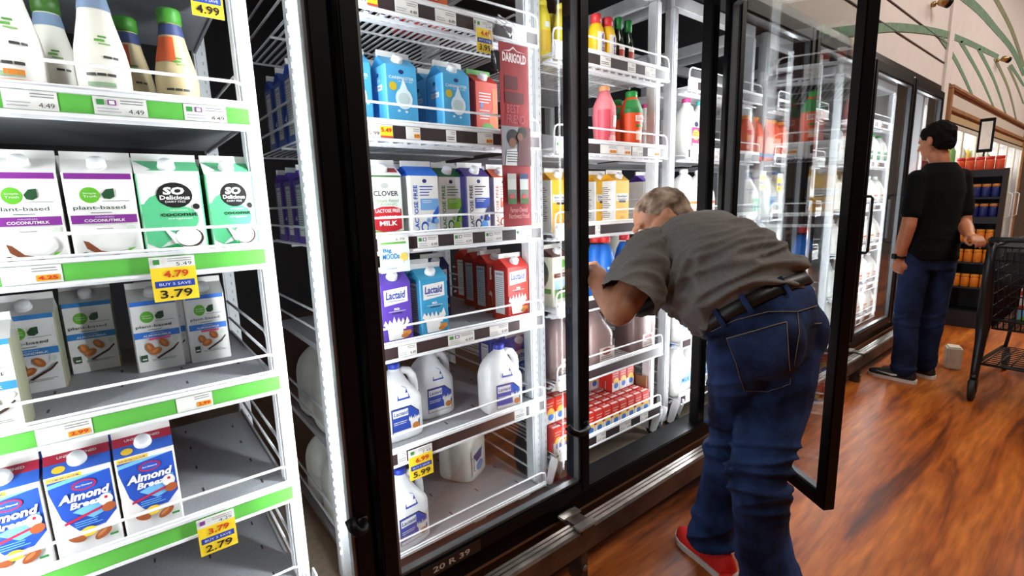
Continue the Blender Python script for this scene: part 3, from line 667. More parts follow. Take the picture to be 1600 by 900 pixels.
for bx in (1.12, 2.55, 3.95, 5.2):
    q = MB(); L = lambda x, y, z: (x - 2, y - YW, z - .1)
    q.bbox(L(bx - .035, 1.03, .20), L(bx + .035, 1.15, .222), STEELD, .004); q.bbox(L(bx - .045, 1.028, .217), L(bx + .045, 1.065, .226), STEEL, .003); q.bbox(L(bx - .045, 1.105, .217), L(bx + .045, 1.14, .226), STEEL, .003)
    q.bbox(L(bx - .02, 1.05, .0), L(bx + .02, 1.11, .2), STEELD, .004); q.cyl(L(bx + .0, 1.045, .05), L(bx, 1.05, .05), .012, STEEL); q.build('rail_bracket', fr)
b = MB(); b.box((-1.5, YW + .04, 0), (5.86, YW + .1, .12), mat('toe_kick', (.01, .009, .009), .6)); struct(b.build('baseboard_cooler'))
# doors
def cooler_door(xa, xb, label, hinge='R', angle=0, longhandle=True, hook=False, plate=False):
    """xa..xb opening; door leaf built closed, pivoting at its hinge edge"""
    w = xb - xa - .012; hx = xb - .006 if hinge == 'R' else xa + .006; s = -1 if hinge == 'R' else 1
    d = empty('cooler_door', (hx, YW - .004, 0)); tag(d, label, 'cooler door')
    z0, z1 = .29, 2.16; sw = .042; t = .042
    Lx = lambda u: s * u
    q = MB()
    def bb(u0, u1, za, zb, y0=-t, y1=0, m=BLACK, r=.004): q.bbox((Lx(u0), y0, za), (Lx(u1), y1, zb), m, r)
    bb(0, sw, z0, z1); bb(w - sw, w, z0, z1); bb(sw - .002, w - sw + .002, z0, z0 + .045); bb(sw - .002, w - sw + .002, z1 - .06, z1)
    q.build('door_frame', d)
    q = MB(); g = .008     # grey spacer round the pane
    for (u0, u1, za, zb) in [(sw, sw + g, z0 + .045, z1 - .06), (w - sw - g, w - sw, z0 + .045, z1 - .06), (sw, w - sw, z0 + .045, z0 + .045 + g), (sw, w - sw, z1 - .06 - g, z1 - .06)]:
        q.box((Lx(u0), -t * .8, za), (Lx(u1), -t * .25, zb), ALU)
    q.build('glazing_spacer', d)
    q = MB(); q.box((Lx(sw + .001), -t * .62, z0 + .046), (Lx(w - sw - .001), -t * .62 + .004, z1 - .061), GLASS); q.build('glass_pane', d)
    u = w - sw * .5
    if longhandle:
        q = MB(); hz0, hz1 = .93, 1.30
        q.tube([(Lx(u), -t, hz0), (Lx(u), -t - .045, hz0), (Lx(u), -t - .055, hz0 + .012), (Lx(u), -t - .055, hz1 - .012), (Lx(u), -t - .045, hz1), (Lx(u), -t, hz1)], .009, BLACK, 10)
        q.bbox((Lx(u) - .011, -t - .050, hz0 + .03), (Lx(u) + .011, -t - .042, hz1 - .03), WHITE, .003); q.build('door_handle', d)
    if hook:
        q = MB(); zz = .55
        P = [(Lx(u), -t, zz), (Lx(u - .01 * hook), -t - .018, zz - .004), (Lx(u - .04 * hook), -t - .03, zz - .006), (Lx(u - .075 * hook), -t - .034, zz + .0), (Lx(u - .10 * hook), -t - .03, zz + .014), (Lx(u - .105 * hook), -t - .015, zz + .03)]
        q.tube(P, .012, BLACK, 10); q.bbox((Lx(u) - .012, -t - .004, zz - .03), (Lx(u) + .012, -t, zz + .012), mat('hook_plate', (.2, .2, .21), .4, .7), .002); q.build('door_handle', d)
    if plate:
        q = MB(); q.box((Lx(.10), -t - .0025, z0 + .004), (Lx(.30), -t - .0002, z0 + .040), mat('plate_black', (.01, .01, .01), .4)); F = Face(q, (.10, -t - .0025, z0 + .004), (.2, 0, 0), (0, 0, .036), (0, -1, 0))
        F.text('20 R 39', .5, .5, .62, .5, mat('plate_ink', (.6, .6, .58), .5), bold=.02); q.norecalc = 1; q.build('number_plate', d)
    # small hold-open hinge
    q = MB(); q.cyl((0, -t * .5, z0 - .012), (0, -t * .5, z0 + .0), .012, STEEL, 12); q.cyl((0, -t * .5, z1), (0, -t * .5, z1 + .012), .012, STEEL, 12); q.build('hinge_pin', d)
    d.rotation_euler = (0, 0, math.radians(angle)); return d
G_ = .006
cooler_door(MUL[0] + G_, MUL[1] - G_, 'closed glass cooler door at far left in front of the green-strip rack', 'L', 0, False, .35)
cooler_door(MUL[1] + G_, MUL[2] - G_, 'closed glass cooler door left of the bending man with the small loop handle', 'L', 0, False, True, True)
cooler_door(MUL[3] + .04 - .757, MUL[3] + .04, 'open glass cooler door swung out to the right of the bending man', 'R', 58, False, False)
cooler_door(MUL[3] + G_ + .085, MUL[4] - G_, 'closed glass cooler door seen through the pane of the open door', 'L', 0, True)
cooler_door(MUL[4] + G_, MUL[5] - G_, 'closed glass cooler door right behind the free edge of the open door', 'L', 0, True)
cooler_door(MUL[5] + G_, MUL[6] - G_, 'closed glass cooler door just left of the man in black', 'L', 0, True)
cooler_door(MUL[6] + G_, MUL[7] - G_, 'last closed glass cooler door, behind the head of the man in black', 'L', 0, True)
# ------------------------------------------------------------------ RACKS IN PLACE
ZS = [1.84, 1.53, 1.22, .90, .60, .33]
U1 = (-.38, .268); U2 = (.43, 1.165); U3 = (1.236, 1.915); U4 = (2.075, 2.77); U5 = (2.97, 3.70); U6 = (4.12, 5.34)
GT = lambda px, py: atY(px, py, 1.29).x
rack(*U1, [(1.86, 'sheet', []),
           (1.54, 'sheet', [(GT(5, 165), .075, 'w'), (GT(147, 170), .085, 'p'), (GT(288, 178), .08, 'p')]),
           (1.218, 'sheet', [(GT(0, 430), .085, 'o:4.25')]),
           (.897, 'sheet', [(GT(55, 680), .085, 'o:2.99'), (GT(275, 628), .07, 'o:2.99')]),
           (.593, 'sheet', []), (.30, 'sheet', [])],
     'white rolling rack with bright green price strips at far left', strip=GREEN, depth=.75)
rack(*U2, [(1.86, 'wire', [(GT(556, 5), .06, 'y'), (GT(617, 12), .07, 'w'), (GT(680, 28), .07, 'w'), (GT(740, 42), .05, 'g'), (GT(800, 52), .06, 'w')]),
           (1.53, 'wire', [(GT(573, 200), .075, 'y'), (GT(634, 203), .045, 'o'), (GT(697, 208), .035, 'b'), (GT(746, 212), .06, 'o')]),
           (1.222, 'wire', [(GT(590, 380), .06, 'g'), (GT(652, 374), .07, 'p'), (GT(709, 370), .07, 'p'), (GT(758, 367), .07, 'g'), (GT(806, 362), .07, 'g')]),
           (.905, 'sheet', [(GT(622, 545), .06, 'w'), (GT(700, 530), .1, 'g'), (GT(765, 518), .08, 'w'), (GT(812, 508), .08, 'w')]),
           (.575, 'sheet', [(GT(620, 697), .03, 'b'), (GT(804, 650), .055, 'b'), (GT(827, 644), .05, 'b')]),
           (.225, 'sheet', [(GT(741, 806), .05, 'g'), (GT(812, 778), .05, 'g')])],
     'white rolling rack with brown price strips behind the closed door at centre left', Y=1.30, feet=False)
rack(*U3, [(1.842, 'wire', [(GT(868, 78), .08, 'w'), (GT(938, 92), .06, 'b'), (GT(981, 101), .05, 'b'), (GT(1008, 108), .07, 'w')]),
           (1.523, 'wire', [(GT(868, 224), .1, 'g'), (GT(938, 232), .1, 'o'), (GT(964, 233), .09, 'o'), (GT(988, 234), .07, 'w'), (GT(1012, 236), .09, 'o')]),
           (1.215, 'wire', [(GT(868, 358), .1, 'o'), (GT(930, 356), .03, 'w')]),
           (.92, 'wire', [(GT(868, 486), .1, 'o')]),
           (.63, 'wire', [(GT(868, 603), .09, 'w')]),
           (.335, 'wire', [(GT(868, 705), .09, 'g'), (GT(932, 690), .06, 'w'), (GT(968, 672), .08, 'w'), (GT(1000, 658), .06, 'w')])],
     'white rolling rack standing in the doorless opening that the bending man reaches into')
rack(*U4, [(1.83, 'wire', [(GT(1079, 128), .06, 'b')]), (1.53, 'wire', [(GT(1079, 234), .1, 'b'), (2.3, .08, 'w'), (2.45, .08, 'w'), (2.6, .08, 'w')]),
           (1.21, 'wire', [(2.3, .08, 'w'), (2.5, .08, 'w'), (2.65, .08, 'w')]), (.92, 'wire', []), (.62, 'wire', [(2.15, .12, 'o')]), (.33, 'wire', [(2.12, .1, 'o')])],
     'white rolling rack seen past the mullion and through the open door')
rack(*U5, [(z, 'wire', [(3.1, .08, 'w'), (3.3, .08, 'o'), (3.5, .08, 'w')]) for z in (1.83, 1.53, 1.21, .92, .62, .33)],
     'white rolling rack behind the door just beyond the open door pane')
rack(*U6, [(z, 'wire', [(4.5, .12, 'w'), (4.7, .12, 'o'), (4.95, .12, 'w')]) for z in (1.85, 1.55, 1.21, .88, .55, .28)],
     'white rolling rack holding milk jugs two doors left of the man in black')
# light dots down the first post of the second rack
q = MB(); e = mat('led_dot', (.95, .97, 1), .5, emit=.6)
z = .3
while z < 2.0: q.box((.3865, 1.352, z), (.3925, 1.354, z + .014), e); z += .028
tag(q.build('light_strip'), 'dotted light strip running down the second white post from left', 'light strip')
# ------------------------------------------------------------------ PRODUCTS
DZ = -.0075
def put(kind, xl, xr, y, zc, label, Y=1.345, rows=0, rl=None, group=None, w=None, gap=.003, H=1.0, rz=0, cap=True):
    """carton whose front face runs from photo column xl to xr on shelf zc; rows = how many stand behind it"""
    a, b_ = atY(xl, y, Y).x, atY(xr, y, Y).x; w_ = w or min(max(b_ - a, .085), .120); xc = (a + b_) / 2; d = min(w_, .098)
    w_ = round(w_ / .005) * .005
    o = carton(kind, xc, Y + d / 2, zc + DZ, w_, label, group if not rows or not rl else group, rz, H, cap)
    for i in range(rows):
        carton(kind, xc + .002 * (i % 2), Y + d / 2 + (d + gap + .004) * (i + 1), zc + DZ, w_, (rl or label + ', behind') if rows == 1 else (rl or label) , rl if rows > 1 else None, rz, H, cap)
    return o
# rack 1, third shelf
z = 1.218
put('coco', -18, 97, 330, z, 'white coconut drink carton with purple bands, leftmost on its shelf', rows=1, rl='white carton directly behind the leftmost purple-banded coconut carton', H=1.0)
put('coco', 105, 216, 330, z, 'white coconut drink carton with purple bands, left of the mint-green cartons', rows=1, rl='white carton behind the purple-banded carton that adjoins the mint-green ones')
put('so', 219, 319, 330, z, 'mint green and white coconut carton with black round logo, the left one', rows=1, rl='mint green carton hidden behind the left black-logo carton')
put('so', 324, 402, 330, z, 'mint green and white coconut carton with black round logo, nearest the white post', w=.1, rows=1, rl='mint green carton hidden behind the black-logo carton by the white post')
# fourth shelf: almond cartons standing a little back
z = .897
def putz(kind, p0, p1, zc, label, w=None, **k):
    A, B_ = atZ(*p0, zc + DZ), atZ(*p1, zc + DZ); Y = (A.y + B_.y) / 2; return put(kind, p0[0], p1[0], (p0[1] + p1[1]) / 2, zc, label, Y=Y, w=w, **k)
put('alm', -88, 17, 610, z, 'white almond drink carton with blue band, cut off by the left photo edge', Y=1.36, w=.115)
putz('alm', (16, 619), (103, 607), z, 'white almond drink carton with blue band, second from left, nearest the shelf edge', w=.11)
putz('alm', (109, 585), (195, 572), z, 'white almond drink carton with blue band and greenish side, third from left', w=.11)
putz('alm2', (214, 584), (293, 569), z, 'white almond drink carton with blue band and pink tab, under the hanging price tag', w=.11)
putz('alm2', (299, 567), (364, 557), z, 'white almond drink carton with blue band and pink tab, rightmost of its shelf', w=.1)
carton('alm2', .06, 1.72, z + DZ, .105, 'white almond carton standing in shade behind the pink-tab carton under the price tag')
# fifth shelf
z = .593
put('breeze', -50, 61, 790, z, 'blue and white almond drink carton cut off by the left photo edge', w=.11, rows=1, rl='blue almond carton behind the one cut off at the left photo edge')
put('breeze', 76, 181, 780, z, 'blue and white almond drink carton standing in the middle of its three', w=.11, rows=1, rl='blue almond carton behind the middle front one, red roof showing')
put('breeze', 188, 278, 760, z, 'blue and white almond drink carton beside the empty shelf space', w=.11, rows=1, rl='blue almond carton behind the one beside the empty shelf space')
# top shelf bottles
z = 1.54
for k, x, Y, sc_, lb in [('silk3', 18, 1.36, 1.05, 'white plant milk bottle with orange foot, cut off at the left photo edge'), ('silk', 160, 1.36, 1.0, 'white creamer bottle with blue collar, large in the middle of the top left shelf'),
                    ('silk2', 276, 1.40, .92, 'beige creamer bottle with green cap and navy collar, rightmost on the top left shelf'), ('silk', 85, 1.49, .95, 'shaded creamer bottle with green cap behind the left white bottles'), ('silk2', 205, 1.54, .95, 'shaded orange and green bottle behind the large white creamer')]:
    p = atY(x, 100, Y); bottle(k, p.x, Y + .03, z + DZ, lb, s=sc_, name='creamer_bottle')
# rack 2 ----------------------------------------------------------
z = 1.53
put('carb', 545, 568, 140, z, 'light blue carton half hidden behind the thick black mullion', w=.095, Y=1.37)
put('carb', 600, 655, 140, z, 'light blue carton with white drop, left of the pair behind the glass', w=.1, Y=1.35, rows=1, rl='light blue carton standing behind the left one of the pair')
put('carb', 688, 737, 140, z, 'light blue carton with white drop, right of the pair behind the glass', w=.1, Y=1.35, rows=1, rl='light blue carton standing behind the right one of the pair')
put('redgreen', 742, 778, 150, z, 'red carton with green foot beside the hanging red banner', w=.095, Y=1.38, rows=1, rl='red carton behind the red and green one by the banner')
z = 1.222
put('clover', 579, 630, 320, z, 'pale carton with large red oval, leftmost behind the glass', w=.1, rows=2, rl='pale cartons in the row behind the red oval one')
put('lfblue', 637, 689, 310, z, 'white carton with blue roof and upright blue lettering', w=.1, cap=False, rows=2, rl='cartons behind the blue-roofed one')
put('lfgreen', 689, 720, 310, z, 'white carton with dark green roof and lime print', w=.09, Y=1.38, rows=2, rl='cartons behind the green-roofed one')
put('lfpurple', 727, 768, 310, z, 'white carton with purple roof and upright navy lettering', w=.095, Y=1.345, rows=2, rl='cartons behind the purple-roofed one')
put('lforange', 772, 800, 310, z, 'white carton with orange-brown roof half covered by the red banner', w=.085, Y=1.38, rows=1, rl='orange-brown carton behind the one at the banner')
z = .905
put('lpurple', 594, 645, 480, z, 'purple lactose-free milk carton with splashing glass, leftmost of its shelf', w=.1, rows=0)
put('lteal', 653, 704, 470, z, 'teal lactose-free milk carton with splashing glass, right of the purple one', w=.1)
put('lteal', 640, 680, 440, z, 'shaded teal carton standing behind the teal front carton', w=.1, Y=1.46)
put('lnavy', 667, 704, 430, z, 'dark navy carton deep in the shelf behind the teal one', w=.095, Y=1.60)
put('lred', 790, 829, 450, z, 'red lactose-free milk carton at the shelf front by the white post', w=.1, Y=1.36)
put('lred', 760, 795, 430, z, 'red lactose-free milk carton, second of the row behind the front red one', w=.1, Y=1.53)
put('lred', 742, 772, 430, z, 'red lactose-free milk carton, third of the red row', w=.095, Y=1.66)
put('lred', 728, 755, 430, z, 'red lactose-free milk carton at the back end of the red row', w=.09, Y=1.79)
z = .575
def putj(kind, px, py, Y, z, label, **k): p = atY(px, py, Y); return jug(kind, p.x, Y, z + DZ, label, **k)
putj('lact', 617, 600, 1.45, z, 'white plastic milk jug with blue label cut off by the black mullion', rz=.0, s=.96)
putj('lact', 672, 590, 1.53, z, 'white plastic milk jug with blue label, in the middle without visible cap', rz=.0, s=.96)
putj('lact', 781, 600, 1.385, z, 'white plastic milk jug with bright blue cap near the shelf edge', rz=-.15, s=.96)
put('lblue', 804, 829, 590, z, 'royal blue carton standing right of the blue-capped jug', w=.09, Y=1.44)
put('lblue', 768, 795, 575, z, 'royal blue carton half hidden behind the blue-capped jug', w=.09, Y=1.56)
z = .225
putj('plain', 722, 700, 1.62, z, 'creamy translucent milk jug turned away on the bottom shelf', rz=.5, s=1.0)
putj('lact', 628, 790, 1.40, z, 'white jug handle and side peeking out from behind the black mullion, bottom shelf', rz=.1)
# rack 2 top shelf (above the photo, only feet show)
for i, (px, k) in enumerate([(650, 'redgreen'), (680, 'redgreen')]): put(k, px - 16, px + 16, 0, 1.86, ['red carton foot at the top photo edge, left one', 'red carton foot at the top photo edge, right one'][i], w=.09, Y=1.40)
# dim stock at the left side of the second rack, seen between the white posts
for i, (x, y) in enumerate([(.49, 1.62), (.49, 1.74), (.49, 1.86)]): carton('lblue', x, y, 1.53 + DZ, .09, 'dim royal blue carton seen between the two white posts left of the mullion', 'dim blue cartons between the white posts')
for i, (x, y) in enumerate([(.49, 1.62), (.49, 1.74), (.49, 1.86)]): carton('lpurple', x, y, 1.222 + DZ, .09, 'dim purple carton seen between the two white posts left of the mullion', 'dim purple cartons between the white posts')
for i, (x, y) in enumerate([(.53, 1.66), (.53, 1.85)]): jug('plain', x, y, .575 + DZ, 'dim pale jug seen between the two white posts, upper pair', 'dim pale jugs between the white posts, upper shelf')
for i, (x, y) in enumerate([(.53, 1.66), (.53, 1.85)]): jug('plain', x, y, .225 + DZ, 'dim pale jug seen between the two white posts, lower pair', 'dim pale jugs between the white posts, lower shelf')
# rack 3 ----------------------------------------------------------
z = 1.842
for k, px, Y, lb in [('yel', 846, 1.42, 'yellow bottle seen through the glass next to the banner, left one'), ('yel', 860, 1.50, 'yellow bottle seen through the glass, in the middle'), ('yel', 879, 1.40, 'yellow bottle seen through the glass beside the black door stile'),
                  ('nesq', 931, 1.37, 'yellow and beige flavoured milk bottle cut by the black stile'), ('nesq', 949, 1.37, 'yellow flavoured milk bottle with red cap and blue lettering'), ('dark', 966, 1.37, 'small dark bottle with green cap, the left one'), ('dark', 981, 1.37, 'small dark bottle with green cap, the right one')]:
    p = atY(px, 60, Y); bottle(k, p.x, Y, z + DZ, lb, s=1.0)
# push trays
for k, (px, zc) in enumerate([(885, 1.842), (1000, 1.842), (1016, 1.842), (870, 1.523)]):
    p = atY(px, 110, 1.40); q = MB()
    q.prism([(0, 0), (0, .04), (.16, .075), (.16, 0)], (0, 0, 0), (0, 1, 0), (0, 0, 1), (.002, 0, 0), mat('tray_grey', (.55, .56, .58), .4)); q.box((0, 0, 0), (.05, .16, .002), mat('tray_grey', (.55,) * 3))
    q.box((0, .158, 0), (.05, .16, .07), mat('tray_grey', (.55,) * 3))
    tag(q.build('shelf_divider', None, (p.x, 1.33, zc + DZ)), ['empty grey divider tray behind the glass beside the stile, top shelf', 'empty grey divider tray right of the dark bottles, left one', 'empty grey divider tray right of the dark bottles, nearest the post', 'empty grey divider tray behind the glass beside the banner, lower shelf'][k], 'shelf divider')
z = 1.523
for k, px, Y, lb, s in [('pink', 944, 1.38, 'pink drink bottle with peach cap right of the black stile', 1.1), ('egg', 986, 1.37, 'orange eggnog bottle with green cap, the front one', 1.1), ('egg', 963, 1.52, 'orange bottle with green cap partly hidden behind the pink one', 1.1)]:
    p = atY(px, 190, Y); bottle(k, p.x, Y, z + DZ, lb, s=s)
putj('milkpink', 1008, 200, 1.50, z, 'milk jug with pink cap half hidden behind the white post', s=.95)
z = 1.215
for i, (a, b_, Y, lb) in enumerate([(848, 868, 1.44, 'yellow eggnog carton by the banner seen through glass'), (867, 890, 1.37, 'yellow eggnog carton with white side, cut by the black stile'),
    (925, 938, 1.50, 'yellow eggnog carton sliver right of the black stile'), (937, 952, 1.44, 'yellow eggnog carton in the middle, side panel towards us'), (955, 989, 1.37, 'yellow eggnog carton at the front with white banner print')]):
    put('nog', a, b_, 305, z, lb, w=.095, Y=Y, rz=-.12 if i % 2 else .0)
put('nog', 940, 965, 300, z, 'yellow carton deep behind the front eggnog carton', w=.095, Y=1.62)
put('great', 1003, 1030, 280, z, 'white carton with purple roof just above the head of the bending man', w=.1, Y=1.42)
z = .92
put('org', 855, 895, 450, z, 'cream carton with brown roof and dark green side by the door stile', w=.105, Y=1.38, rz=.15)
for i, (px, Y, lb) in enumerate([(930, 1.42, 'blue drink bottle with red cap sliver beside the stile'), (945, 1.39, 'blue drink bottle with red cap, left of two above the elbow'), (975, 1.40, 'blue drink bottle with red cap, right of two above the elbow')]):
    p = atY(px, 400, Y); bottle('blue', p.x, Y, z + DZ, lb, s=1.1)
for i, px in enumerate((962, 1000)): putj('plain', px, 385, 1.62, z, ['dim milk jug behind the blue bottles', 'dim milk jug behind the shoulder of the bending man'][i], s=.9)
z = .63
for i, (px, Y, lb) in enumerate([(868, 1.40, 'brown chocolate milk jug seen through glass left of the stile'), (925, 1.39, 'brown chocolate milk jug with pale handle right of the stile'), (990, 1.40, 'brown chocolate milk jug under the elbow of the bending man')]):
    putj('choc', px, 560, Y, z, lb, s=1.0)
putj('choc', 1020, 540, 1.54, z, 'brown chocolate milk jug in the second row by the post', s=1.0)
# small red cartons, bottom shelf
z = .335
def small_box():
    b = MB(); w, d, h = .052, .04, .105
    R = ink('#c62a1e'); b.bbox((-w / 2, -d / 2, 0), (w / 2, d / 2, h), R, .0015)
    F = Face(b, (-w / 2, -d / 2, 0), (w, 0, 0), (0, 0, h), (0, -1, 0)); F.rect(.0, .0, 1, .42, CARD); F.ell(.55, .42, .38, .2, ink('#e8c05a')); F.ell(.55, .25, .3, .13, ink('#3a78c8')); F.lines(.15, .65, .85, .88, 2, ink('#e8b0a0'))
    T = Face(b, (-w / 2, -d / 2, h), (w, 0, 0), (0, d, 0), (0, 0, 1)); T.rect(.1, .1, .9, .42, ink('#ece4e0')); T.lines(.1, .5, .9, .9, 2, ink('#e09a8a'))
    b.norecalc = 1; o = b.build('juice_box'); s = MB(); s.cyl((w / 2 * .4, d * .2, h), (w / 2 * .4, d * .2, h + .002), .004, ink('#b8b8b8'), 8); s.build('straw_hole', o); return o
sb = small_box(); first = True
def sbox(x, y, z, label, group):
    global first
    o = sb if first else dup(sb); first = False; o.location = (x, y, z); tag(o, label, 'juice box', group)
zb = z + DZ
xs0 = atY(868, 690, 1.34).x
GA = 'small red drink boxes along the front edge of the bottom shelf'; GB = 'small red drink boxes in the raised block behind the front row'; GC = 'small red drink boxes left of the black stile'
for i in range(9):
    x = 1.40 + i * .0545
    sbox(x, 1.345, zb, 'small red drink box in the front row of the bottom shelf', GA)
for r_ in range(5):
    for i in range(9):
        x = 1.40 + i * .0545; y = 1.392 + r_ * .043
        if r_ == 0: sbox(x, y, zb, 'small red drink box right behind the front row', 'small red drink boxes in the second row')
        elif i > 1: sbox(x, y, zb + (.107 if i > 5 or r_ > 2 else 0), 'small red drink box in the block behind the front rows', GB)
        if i > 1 and (i > 5 or r_ > 2) and r_ == 1: sbox(x, y, zb, 'small red drink box under the raised block', 'small red boxes carrying the raised block')
for i in range(3):
    for r_ in range(4):
        sbox(1.262 + i * .0545 - .0, 1.345 + r_ * .043, zb, 'small red drink box seen through glass left of the stile', GC)
        if r_: sbox(1.262 + i * .0545, 1.345 + r_ * .043, zb + .107, 'small red drink box on the upper layer left of the stile', 'upper layer of red boxes left of the stile')
# display carton tray holding a group of boxes beside the stile
q = MB(); kr = mat('kraft', (.30, .14, .06), .7); kt = ink('#b8401f')
q.box((1.37, 1.55, zb + .107), (1.50, 1.70, zb + .110), kr); q.box((1.37, 1.55, zb + .107), (1.50, 1.553, zb + .16), kt); q.box((1.37, 1.55, zb + .107), (1.373, 1.70, zb + .16), kt); q.box((1.497, 1.55, zb + .107), (1.50, 1.70, zb + .15), kr)
tag(q.build('cardboard_tray'), 'open orange cardboard tray on top of the red drink boxes', 'tray')
q = MB(); q.box((1.885, 1.36, zb), (1.889, 1.60, zb + .15), kr); q.box((1.86, 1.60, zb), (1.889, 1.604, zb + .15), kr)
tag(q.build('cardboard_flap'), 'torn brown cardboard side at the right end of the red drink boxes', 'cardboard')
# rack 4
z = 1.53
putj('milkpink', 1071, 200, 1.38, z, 'milk jug with pink cap just left of the wide black mullion', s=1.0)
putj('milkteal', 1093, 200, 1.38, z, 'milk jug with teal cap touching the wide black mullion', s=1.0)
for i, px in enumerate((1163, 1178, 1192, 1206, 1219)):
    p = atY(px, 195, 1.38); bottle('oj', p.x, 1.38, z + DZ, 'orange-red juice bottle in the row seen through the open door pane', 'orange-red juice bottles seen through the open door pane', s=1.0)
z = 1.21
for i, px in enumerate((1067, 1091)): putj('milkwhite', px, 300, 1.38, z, ['white milk jug under the pink-capped jug', 'white milk jug under the teal-capped jug'][i])
putj('milkgreen', 1165, 310, 1.38, z, 'milk jug with green cap seen through the open door pane', s=.95)
for i, px in enumerate((1190, 1204, 1218)):
    put('oat', px - 7, px + 7, 310, z, 'white carton with green print seen through the open door pane', w=.085, Y=1.36, group='white and green cartons seen through the open door pane')
for zc, g in ((.92, 'upper'), (.62, 'middle'), (.33, 'lowest')):
    for i, x in enumerate((2.16, 2.33, 2.50, 2.67)):
        jug('milkblue', x, 1.39, zc + DZ, 'blue-capped milk jug on the %s shelf left of and behind the wide mullion' % g, 'blue-capped milk jugs on the %s shelf behind the wide mullion' % g)
# rack 5 and 6
for zc, g in ((1.53, 'red'), (1.21, 'upper'), (.92, 'second'), (.62, 'third'), (.33, 'lowest')):
    for i in range(4):
        x = 3.05 + i * .18
        if g == 'red': bottle('oj', x, 1.39, zc + DZ, 'red juice bottle between open door pane and its free edge', 'red juice bottles between the open pane and its free edge')
        else: jug('milkblue', x, 1.40, zc + DZ, 'milk jug on the %s jug shelf just left of the open door edge' % g, 'milk jugs on the %s shelf left of the open door edge' % g)
for zc, g in ((1.55, 'top'), (1.21, 'upper'), (.88, 'middle'), (.55, 'lower'), (.28, 'lowest')):
    for i in range(6):
        x = 4.22 + i * .185
        jug('milkwhite' if g != 'top' else 'milkgreen', x, 1.40, zc + DZ, 'milk jug on the %s shelf two doors left of the man in black' % g, 'milk jugs on the %s shelf two doors left of the man in black' % g)
# blank white liner behind the last door
q = MB(); q.box((5.42, 1.62, .18), (5.74, 1.66, 2.1), mat('liner_white', (.86, .88, .9), .5)); q.box((5.42, 1.3, .18), (5.74, 1.62, .20), WHITE)
q.box((5.52, 1.612, 1.62), (5.58, 1.62, 1.70), DARK)
tag(q.build('white_liner_panel'), 'blank white panel with small dark square behind the last cooler door', 'panel')
# a few jugs deeper on the second and third racks are out of sight
# hanging price tags
price_tag(273, 435, .082, .096, '4.79', '3.79', 'yellow and blue price tag hanging under the two mint green cartons', rz=0)
price_tag(340, 832, .078, .094, '3.79', '2.79', 'yellow and blue price tag hanging low beside the empty shelf space at left', False)
price_tag(658, 722, .082, .1, '6.99', '5.99', 'yellow and blue price tag hanging over the creamy jug behind the closed door')
price_tag(757, 58, .06, .09, '4.49', '3.99', 'yellow hanging price tag behind the clear plastic clip')
price_tag(322, -8, .06, .09, '5.99', '4.99', 'yellow price tag cut off by the top photo edge above the bottles')
for i, (px, py) in enumerate([(1192, 282), (1219, 285)]): price_tag(px, py, .07, .1, '4.99', '4.99', ['yellow price tag seen through the open door pane, left one', 'yellow price tag seen through the open door pane, right one'][i])
# promo card
p = atY(617, 398, 1.283); q = MB(); q.box((-.045, 0, -.05), (.045, .001, .05), ink('#dfeef2')); F = Face(q, (-.045, 0, -.05), (.09, 0, 0), (0, 0, .1), (0, -1, 0))
F.rect(0, .78, 1, 1, CARD); F.rect(.05, .8, .9, .86, ink('#6aa84f')); F.text('Big', .25, .62, .28, .14, ink('#2a7ab8'), bold=.02); F.text('MOODs', .36, .46, .56, .16, ink('#2a7ab8'), bold=.02); F.ell(.8, .42, .14, .12, ink('#f0c860')); F.ell(.7, .3, .08, .06, CARD); F.lines(.2, .08, .6, .16, 1, ink('#7fa3b5')); F.text('6.79', .7, .93, .3, .07, ink('#26292b'))
q.norecalc = 1; tag(q.build('promo_card', None, (p.x, p.y, p.z), 0), 'pale blue promotional shelf card with small bear hanging under the pale carton', 'shelf card')
# red hanging banner with clear clip
A, B_ = atY(780, 67, 1.25), atY(826, 357, 1.25)
x0, x1 = atY(780, 110, 1.262).x, atY(826, 110, 1.262).x; zt, zb_ = atY(800, 68, 1.262).z, atY(800, 354, 1.262).z
bw, bh = x1 - x0, zt - zb_
q = MB(); R = ink('#96101c'); q.bbox((0, 0, 0), (bw, .002, bh), R, .0009); F = Face(q, (0, 0, 0), (bw, 0, 0), (0, 0, bh), (0, -1, 0))
F.poly([(.12, .955), (.35, .965), (.48, .985), (.6, .965), (.88, .958), (.6, .96), (.48, .975), (.35, .957)], ink('#f6dada')); F.text('DARIGOLD', .5, .925, .8, .05, ink('#f8dede'), bold=.04)
F.rect(.16, .76, .6, .83, ink('#5a1018')); F.rect(.16, .685, .8, .745, ink('#5a1018')); F.text('BEST', .42, .655, .42, .045, ink('#b05560')); F.text('FRIEND', .5, .60, .62, .045, ink('#b05560'))
F.rect(0, .345, 1, .56, ink('#8d8f94')); F.ell(.38, .50, .22, .045, ink('#1c1512')); F.ell(.36, .47, .12, .028, ink('#7a4a36')); F.poly([(.1, .345), (.16, .43), (.5, .44), (.62, .345)], ink('#d9d9d9')); F.lines(.16, .36, .55, .43, 5, ink('#33333a'), 0)
F.poly([(.5, .345), (.58, .5), (.75, .56), (1, .56), (1, .345)], ink('#5a2c30')); F.ell(.72, .53, .14, .03, ink('#1c1512')); F.ell(.62, .505, .1, .022, ink('#7a4a36'))
for k, c in ((.28, '#b9b9b4'), (.7, '#26386b')):
    F.rect(k - .14, .13, k + .16, .29, ink('#6f7f76')); F.rect(k - .14, .21, k + .16, .29, ink('#c9c9c4')); F.rect(k - .14, .27, k + .16, .3, ink(c)); F.ell(k, .17, .09, .015, ink('#c84a4a')); F.rect(k - .14, .13, k + .16, .16, ink('#3f6b35'))
